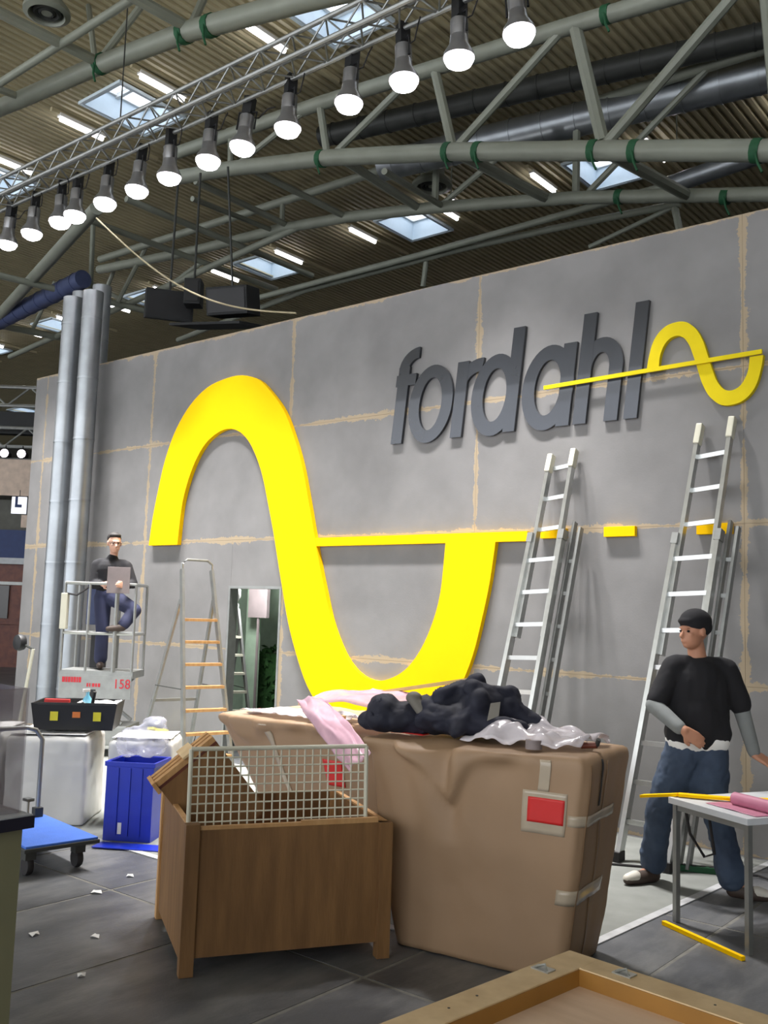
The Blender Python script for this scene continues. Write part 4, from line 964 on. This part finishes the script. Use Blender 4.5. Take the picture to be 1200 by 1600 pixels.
tag(MB().tube([on_table(.1, .03, TZ-.01), on_table(.07, .1, TZ-.2), on_table(.10, .18, TZ-.33), on_table(.16, .2, TZ-.3), on_table(.2, .12, TZ-.06)], .009, 8).build('cable', 'rubber', None, True), 'black cable loop hanging under the white table', 'cable')
blob('cloth_sack', [('c', (0, 0, .62), .13, (.02, 0, .4), .12), ('c', (.02, 0, .4), .12, (.05, 0, .1), .075)], 'brown', None, .014, 4)
sk = tag(bpy.data.objects['cloth_sack'], 'reddish brown sack standing behind the white table', 'sack'); sk.location = (-1.62, 6.78, -.02); sk.scale = (1, 1, 1)
e = thing('power_strip', 'dark power strip lying on the carpet by the taller ladder', 'power strip', (-2.55, 6.72, .006), .4)
MB().box((-.14, -.03, 0), (.14, .03, .04)).build('body', 'strap', e, bevel=.006)
for x in (-.09, -.03, .03, .09): MB().lathe([(.02, .04), (.02, .043)], 12, Matrix.Translation((x, 0, 0))).build('socket', 'black', e)
tag(MB().tube([(-3.25, 6.35, .014), (-2.95, 6.5, .014), (-2.75, 6.6, .014), (-2.68, 6.68, .02), (-2.45, 6.78, .016), (-2.2, 6.9, .014), (-1.9, 6.75, .014)], .008, 6).build('cable', 'rubber', None, True), 'thin black cable snaking over the carpet past the ladder foot', 'cable')

# ================================================================== LEFT SIDE
cab = thing('display_cabinet', 'beige cabinet with a navy-edged grey top at the aisle', 'cabinet', (-3.03, 1.84, 0))
MB().box((-.9, -1.0, .0), (0, 0, .955)).build('body', 'olive', cab)
MB().box((-.92, -1.02, .955), (.03, .025, .995)).build('top_edge', 'topedge', cab)
MB().box((-.915, -1.015, .995), (.025, .02, 1.0)).build('top', 'topwhite', cab)
vc = thing('acrylic_case', 'clear acrylic case standing on the beige cabinet', 'display case', (-3.055, 1.845, 1.0))
for a, b in (((-.7, -.006, 0), (0, 0, .42)), ((-.006, -.7, 0), (0, -.006, .42)), ((-.7, -.7, .414), (-.006, -.006, .42)), ((-.7, -.7, 0), (-.006, -.694, .42)), ((-.7, -.7, 0), (-.694, -.006, .42))): MB().box(a, b).build('pane', 'acrylic', vc)
mw = blob('mauve_bundle', [('c', (0, 0, .1), .09, (.0, 0, .24), .085), ('e', (.03, 0, .08), (.1, .1, .08)), ('c', (-.12, -.1, .1), .1, (-.1, -.1, .24), .1)], 'mauve', None, .01, 3); displace(mw, .03, 9, 3)
tag(mw, 'mauve wrapped bundle inside the acrylic case', 'bundle'); mw.location = (-3.185, 1.715, 1.0)
cl = thing('clamp_fitting', 'small metal fitting standing on the cabinet top corner', 'fitting', (-3.03, 1.855, 1.0))
MB().tube([(0, 0, 0), (0, 0, .045)], .004, 8).build('pin', 'alu', cl); MB().box((-.018, -.012, .04), (.018, .012, .05)).build('head', 'alu', cl, bevel=.002)

ty = thing('platform_trolley', 'flat trolley with a blue ribbed deck and metal push bar', 'trolley', (-5.43, 3.86, 0), math.radians(-8))
MB().box((-.85, -.5, .165), (0, 0, .19)).build('deck_frame', 'bracket', ty, bevel=.006)
MB().box((-.84, -.49, .19), (-.01, -.01, .205)).build('blue_deck', 'bluemat', ty, bevel=.004)
for x in (-.74, -.12):
    for y in (-.42, -.09):
        c = MB().box((x-.035, y-.035, .1), (x+.035, y+.035, .165)).build('caster_fork', 'bracket', ty)
        MB().lathe([(.02, -.02), (.055, -.02), (.06, -.01), (.06, .01), (.055, .02), (.02, .02)], 18, Matrix.Translation((x-.01, y, .061)) @ Matrix.Rotation(math.pi/2, 4, 'X')).build('caster', 'rubber', ty, True)
MB().tube([(-.80, -.08, .2), (-.80, -.08, .74), (-.80, -.13, .81), (-.80, -.2, .83), (-.80, -.4, .83), (-.80, -.46, .8), (-.80, -.48, .74), (-.80, -.48, .2)], .016, 10).build('push_bar', 'alu_matt', ty, True)
for y in (-.08, -.48): MB().box((-.83, y-.03, .2), (-.77, y+.03, .27)).build('socket', 'bracket', ty, bevel=.006)

def film_box(name, label, loc, rz, size, seed, m='foam', mt='foam2'):
    e = thing(name, label, 'wrapped box', loc, rz); w, d, h = size
    wp = Wrap((0, w, 0, d), (0, w, 0, d), h, .03, [(w*.3, .04, 0, .006, .1), (w*.8, .05, 0, -.006, -.1), (w+d*.5, .05, 0, .006, .1)], seed); o = wp.build(e, m); o.name = 'film_wrap'
    grid_mesh(lambda u, v: Vector((.02+(w-.04)*u, .02+(d-.04)*v, h+.028+.006*fbm((u*3, v*3, seed)))), 12, 12, 'top_sheet', mt, e, thick=.004)
    return e
film_box('white_cabinet', 'white film-wrapped cabinet carrying the black tool tray', (-6.98, 4.05, .006), math.radians(42), (.62, .62, .66), 31)
film_box('white_cabinet', 'white film-wrapped cabinet partly hidden behind the trolley bar', (-7.34, 3.72, .006), math.radians(42), (.46, .6, .68), 33)
film_box('white_cabinet', 'white film-wrapped cabinet behind the blue bin', (-6.44, 4.60, .006), math.radians(42), (.5, .5, .64), 35)

tt = thing('tool_tray', 'black plastic tool tray with yellow stickers, full of odds and ends', 'tool tray', (-6.92, 4.24, .715), math.radians(46))
TW, TD2, TH = .60, .38, .21
q = MB()
def taper_wall(m, a, b, t, h, out): pass
MB().box((0, 0, 0), (TW, TD2, .012)).build('base', 'black', tt)
for nm, P in (('wall', [(0, 0), (TW, 0)]), ('wall', [(TW, 0), (TW, TD2)]), ('wall', [(TW, TD2), (0, TD2)]), ('wall', [(0, TD2), (0, 0)])):
    (xa, ya), (xb, yb) = P; c = Vector((TW/2, TD2/2)); o_ = .03
    A0, B0 = Vector((xa, ya)), Vector((xb, yb)); ou = lambda p: p+Vector((o_ if p.x > c.x else -o_, o_ if p.y > c.y else -o_))
    A1, B1 = ou(A0), ou(B0); ins = lambda p: p+(c-p)*.04
    vs = [(*A0, 0), (*B0, 0), (*B1, TH), (*A1, TH), (*ins(A0), 0), (*ins(B0), 0), (*ins(B1), TH), (*ins(A1), TH)]
    MB().add(vs, [(0, 1, 2, 3), (7, 6, 5, 4), (3, 2, 6, 7), (0, 4, 5, 1), (1, 5, 6, 2), (0, 3, 7, 4)]).build('side_wall', 'black', tt)
for x, m in ((.15, 'sticker'), (.32, 'orange'), (.48, 'sticker')): MB().box((x-.03, -.024, .075 if m != 'orange' else .1), (x+.03, -.016, .145)).build('sticker', m, tt).rotation_euler = (math.radians(-0), 0, 0)
MB().box((-.026, .1, .075), (-.018, .17, .15)).build('sticker', 'sticker', tt)
MB().box((.02, -.03, TH-.012), (TW+.02, -.022, TH+.006)).build('lip', 'black', tt)
MB().tube([(TW-.2, .1, .05), (TW-.16, .05, .3)], .014, 8).build('tool_handle', 'black', tt)
RT = Matrix.Rotation(math.radians(46), 4, 'Z'); on_tray = lambda x, y, z: Vector((-6.92, 4.24, .715))+RT @ Vector((x, y, z))
e = thing('spray_bottle', 'pale blue bottle sticking out of the black tool tray', 'bottle', on_tray(.37, .14, .013))
MB().lathe([(.03, 0), (.045, .01), (.045, .16), (.035, .22), (.014, .25), (.014, .28)], 16).build('bottle', 'cyan', e, True); MB().box((-.012, -.045, .275), (.012, .015, .3)).build('trigger', 'white', e, bevel=.004)
tag(MB().box((-.1, -.02, 0), (.1, .02, .03)).build('red_tool', 'red', bevel=.006), 'red tool handle showing over the tray rim', 'tool')
bpy.data.objects['red_tool'].location = on_tray(.14, .12, .2); bpy.data.objects['red_tool'].rotation_euler = (0, 0, .7)
crumple('paper_wad', 'white paper crumpled inside the black tool tray', 'paper', (on_tray(.3, .08, .19), on_tray(.62, .08, .19), on_tray(.62, .3, .2), on_tray(.3, .3, .2)), 'white', .03, 3, 52, 20, 14)

bn = thing('blue_bin', 'tall blue plastic bin beside the wooden crate', 'bin', (-6.05, 4.32, .006), math.radians(32))
BW, BD, BH = .36, .32, .56
for a, b in (((0, 0, .02), (BW, .01, BH)), ((0, BD-.01, .02), (BW, BD, BH)), ((0, .01, .02), (.01, BD-.01, BH)), ((BW-.01, .01, .02), (BW, BD-.01, BH))): MB().box(a, b).build('side', 'blue', bn)
MB().box((0, 0, 0), (BW, BD, .02)).build('base', 'blue', bn)
for a, b in (((-.012, -.012, BH-.03), (BW+.012, .0, BH+.004)), ((-.012, BD, BH-.03), (BW+.012, BD+.012, BH+.004)), ((-.012, 0, BH-.03), (0, BD, BH+.004)), ((BW, 0, BH-.03), (BW+.012, BD, BH+.004))): MB().box(a, b).build('rim', 'blue', bn, bevel=.003)
for x in (.09, .18, .27): MB().box((x-.008, -.008, .04), (x+.008, 0, BH-.04)).build('rib', 'blue', bn)
MB().box((BW*.3, -.003, .05), (BW*.38, 0, .13)).build('sticker', 'white', bn)
tag(MB().box((-.02, -.16, .006), (.48, .0, .014)).build('blue_tray', 'blue', bevel=.003), 'flat blue tray lying at the foot of the blue bin', 'tray'); bpy.data.objects['blue_tray'].location = (-5.98, 4.28, 0); bpy.data.objects['blue_tray'].rotation_euler = (0, 0, math.radians(32))
cb_ = blob('plastic_bag', [('e', (0, 0, .12), (.2, .15, .12)), ('e', (.06, .02, .2), (.12, .1, .1)), ('e', (-.1, 0, .1), (.12, .11, .1))], 'bagfilm', None, .014, 2); displace(cb_, .06, 4.5, 4)
tag(cb_, 'transparent plastic bag on top of the blue bin', 'plastic bag'); cb_.location = (-6.0, 4.60, .578); cb_.rotation_euler = (0, 0, .6)

# small things along the wall foot
for k, x in enumerate((-9.28, -9.08)):
    e = thing('yellow_foot_pad', 'small yellow and black foot pad on the carpet near the step ladder', 'foot pad', (x, 7.2, .006), group='yellow foot pads near the step ladder')
    MB().lathe([(.09, .0), (.08, .1), (.06, .2), (.085, .22), (.085, .27), (.03, .29)], 14).build('pad', 'sticker', e, True); MB().lathe([(.03, .29), (.03, .33)], 10).build('knob', 'black', e, True)
tag(MB().bar((-8.5, 7.1, .01), (-8.6, 7.3, .3), .05, .02).build('dark_offcut', 'bracket'), 'dark offcut leaning low against the wall by the step ladder', 'offcut')
tag(MB().add([(-.25, 0, 0), (.25, 0, .02), (.1, .03, .16), (-.25, .05, 0), (.25, .05, .02), (.1, .06, .16)], [(0, 1, 2), (3, 5, 4), (0, 2, 5, 3), (1, 4, 5, 2), (0, 3, 4, 1)]).build('dark_wedge', 'dark'), 'dark wedge lying at the foot of the step ladder', 'wedge')
bpy.data.objects['dark_wedge'].location = (-6.7, 6.0, .006)
e = thing('pole_device', 'black round device on a pale pole near the silver pipes', 'device', (-10.5, 6.2, .006))
MB().tube([(0, 0, 0), (.15, .06, 1.15)], .02, 8).build('pole', 'grid', e, True); MB().lathe([(.02, -.05), (.09, -.04), (.1, 0), (.09, .04), (.02, .05)], 16, Matrix.Translation((-.05, 0, 1.22)) @ Matrix.Rotation(math.pi/2, 4, 'X')).build('head', 'black', e, True)
MB().tube([(-.05, 0, 1.22), (.15, .06, 1.15)], .015, 6).build('neck', 'bracket', e)
for k, (x, y) in enumerate(((-3.95, 2.75), (-4.6, 2.9), (-5.0, 3.55), (-5.15, 3.9), (-4.35, 3.1))):
    s_ = .02+.012*random.random(); a = random.random()*3
    tag(MB().add([(s_*math.cos(a+q)*(1+.5*math.sin(q*3)), s_*math.sin(a+q), .003+.01*(i % 2)) for i, q in enumerate((0, 1.1, 2.3, 3.4, 4.6, 5.5))]+[(0, 0, .016)], [(i, (i+1) % 6, 6) for i in range(6)]+[(5, 4, 3, 2, 1, 0)]).build('paper_scrap', 'white'), 'tiny white scrap of litter on the dark floor beside the crate', 'scrap', 'litter scraps on the dark floor').location = (x, y, 0)

# ================================================================== FAR STANDS at the left
FO = Vector((-23.2, 13.2, 0)); RY = Matrix.Rotation(YAW, 4, 'Z')
def far(name, label, cat): return thing(name, label, cat, FO, YAW)
def far_truss(z, lab):
    e = thing('far_truss', lab, 'truss', FO+Vector((0, 0, z)), YAW)
    for dz in (0, .5): MB().tube([(-4, 0, dz), (1.6, 0, dz)], .05, 8).build('chord', 'alu', e, True)
    q = MB()
    for k in range(9): q.tube([(-4+.6*k, 0, .5*(k % 2)), (-3.4+.6*k, 0, .5*((k+1) % 2))], .025, 6)
    q.build('lacing', 'alu_matt', e, True)
far_truss(6.85, 'upper aluminium truss over the far stand')
far_truss(5.75, 'lower aluminium truss with round lamps over the far stand')
tag(MB().box((-4, .3, 6.15), (.9, .6, 6.75)).build('dark_beam', 'dark'), 'dark beam between the two far trusses', 'beam'); o = bpy.data.objects['dark_beam']; o.location = FO; o.rotation_euler = (0, 0, YAW)
for k, x in enumerate((-.32, .13, .53)):
    e = thing('stage_lamp', 'round violet-white lamp glowing under the far trusses', 'lamp', FO+RY @ Vector((x, -.1, 5.55)), YAW, 'round lamps of the far stand')
    M = Matrix.Rotation(math.pi/2, 4, 'X')
    MB().lathe([(.09, -.25), (.12, -.02), (.12, .03)], 16, M).build('housing', 'black', e, True); MB().lathe([(.11, .031), (.06, .05), (.01, .055)], 16, M).build('lens', 'far', e, True); MB().tube([(0, .05, .1), (0, .05, .22)], .015, 6).build('hook', 'black', e)
e = far('hanging_banner', 'cream banner hanging over the far stand', 'banner')
MB().box((-4, -.02, 4.45), (.62, .0, 5.42)).build('cloth', 'cream', e); MB().tube([(-4, -.01, 5.43), (.64, -.01, 5.43)], .02, 6).build('pole', 'alu_matt', e)
e = far('hanging_sign', 'white sign with a dark blue corner mark, below the cream banner', 'sign')
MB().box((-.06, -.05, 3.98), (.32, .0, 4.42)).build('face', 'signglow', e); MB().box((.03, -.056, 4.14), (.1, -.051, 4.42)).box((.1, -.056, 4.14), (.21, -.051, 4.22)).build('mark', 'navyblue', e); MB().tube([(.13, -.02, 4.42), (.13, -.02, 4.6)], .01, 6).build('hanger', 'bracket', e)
e = far('far_stand', 'dark red wooden stand with navy fascia and glass shelves', 'stand')
MB().box((-5, 0, 2.82), (.5, .2, 3.55)).build('fascia', 'navyblue', e); MB().box((-5, -.02, 2.66), (.5, .2, 2.82)).build('ledge', 'topwhite', e)
MB().box((-5, .1, 0), (.5, 2, 2.66)).build('body', 'brown', e); MB().box((-5, .05, 1.25), (.0, .1, 2.1)).build('glass_front', 'glassdark', e); MB().box((.1, .04, .1), (.4, .1, 2.5)).build('pillar', 'brown', e)
MB().box((-5, .0, 2.12), (.5, .06, 2.2)).build('shelf_edge', 'alu_matt', e); MB().box((-5, .0, 1.1), (.5, .06, 1.18)).build('shelf_edge', 'brown', e)
MB().box((.2, 0, 3.62), (.5, .2, 3.95)).build('light_box', 'cream', e); MB().box((-5, .6, 3.55), (.5, .7, 4.4)).build('back_panel', 'greywall', e)
ds = blob('draped_stand', [('c', (0, 0, 1.22), .1, (0, 0, .9), .22), ('c', (0, 0, .9), .22, (0, 0, .2), .34)], 'maroon', None, .02, 3)
tag(ds, 'maroon cloth draped over a tall stand behind the acrylic case', 'cloth'); ds.location = (-7.55, 2.95, -.1)
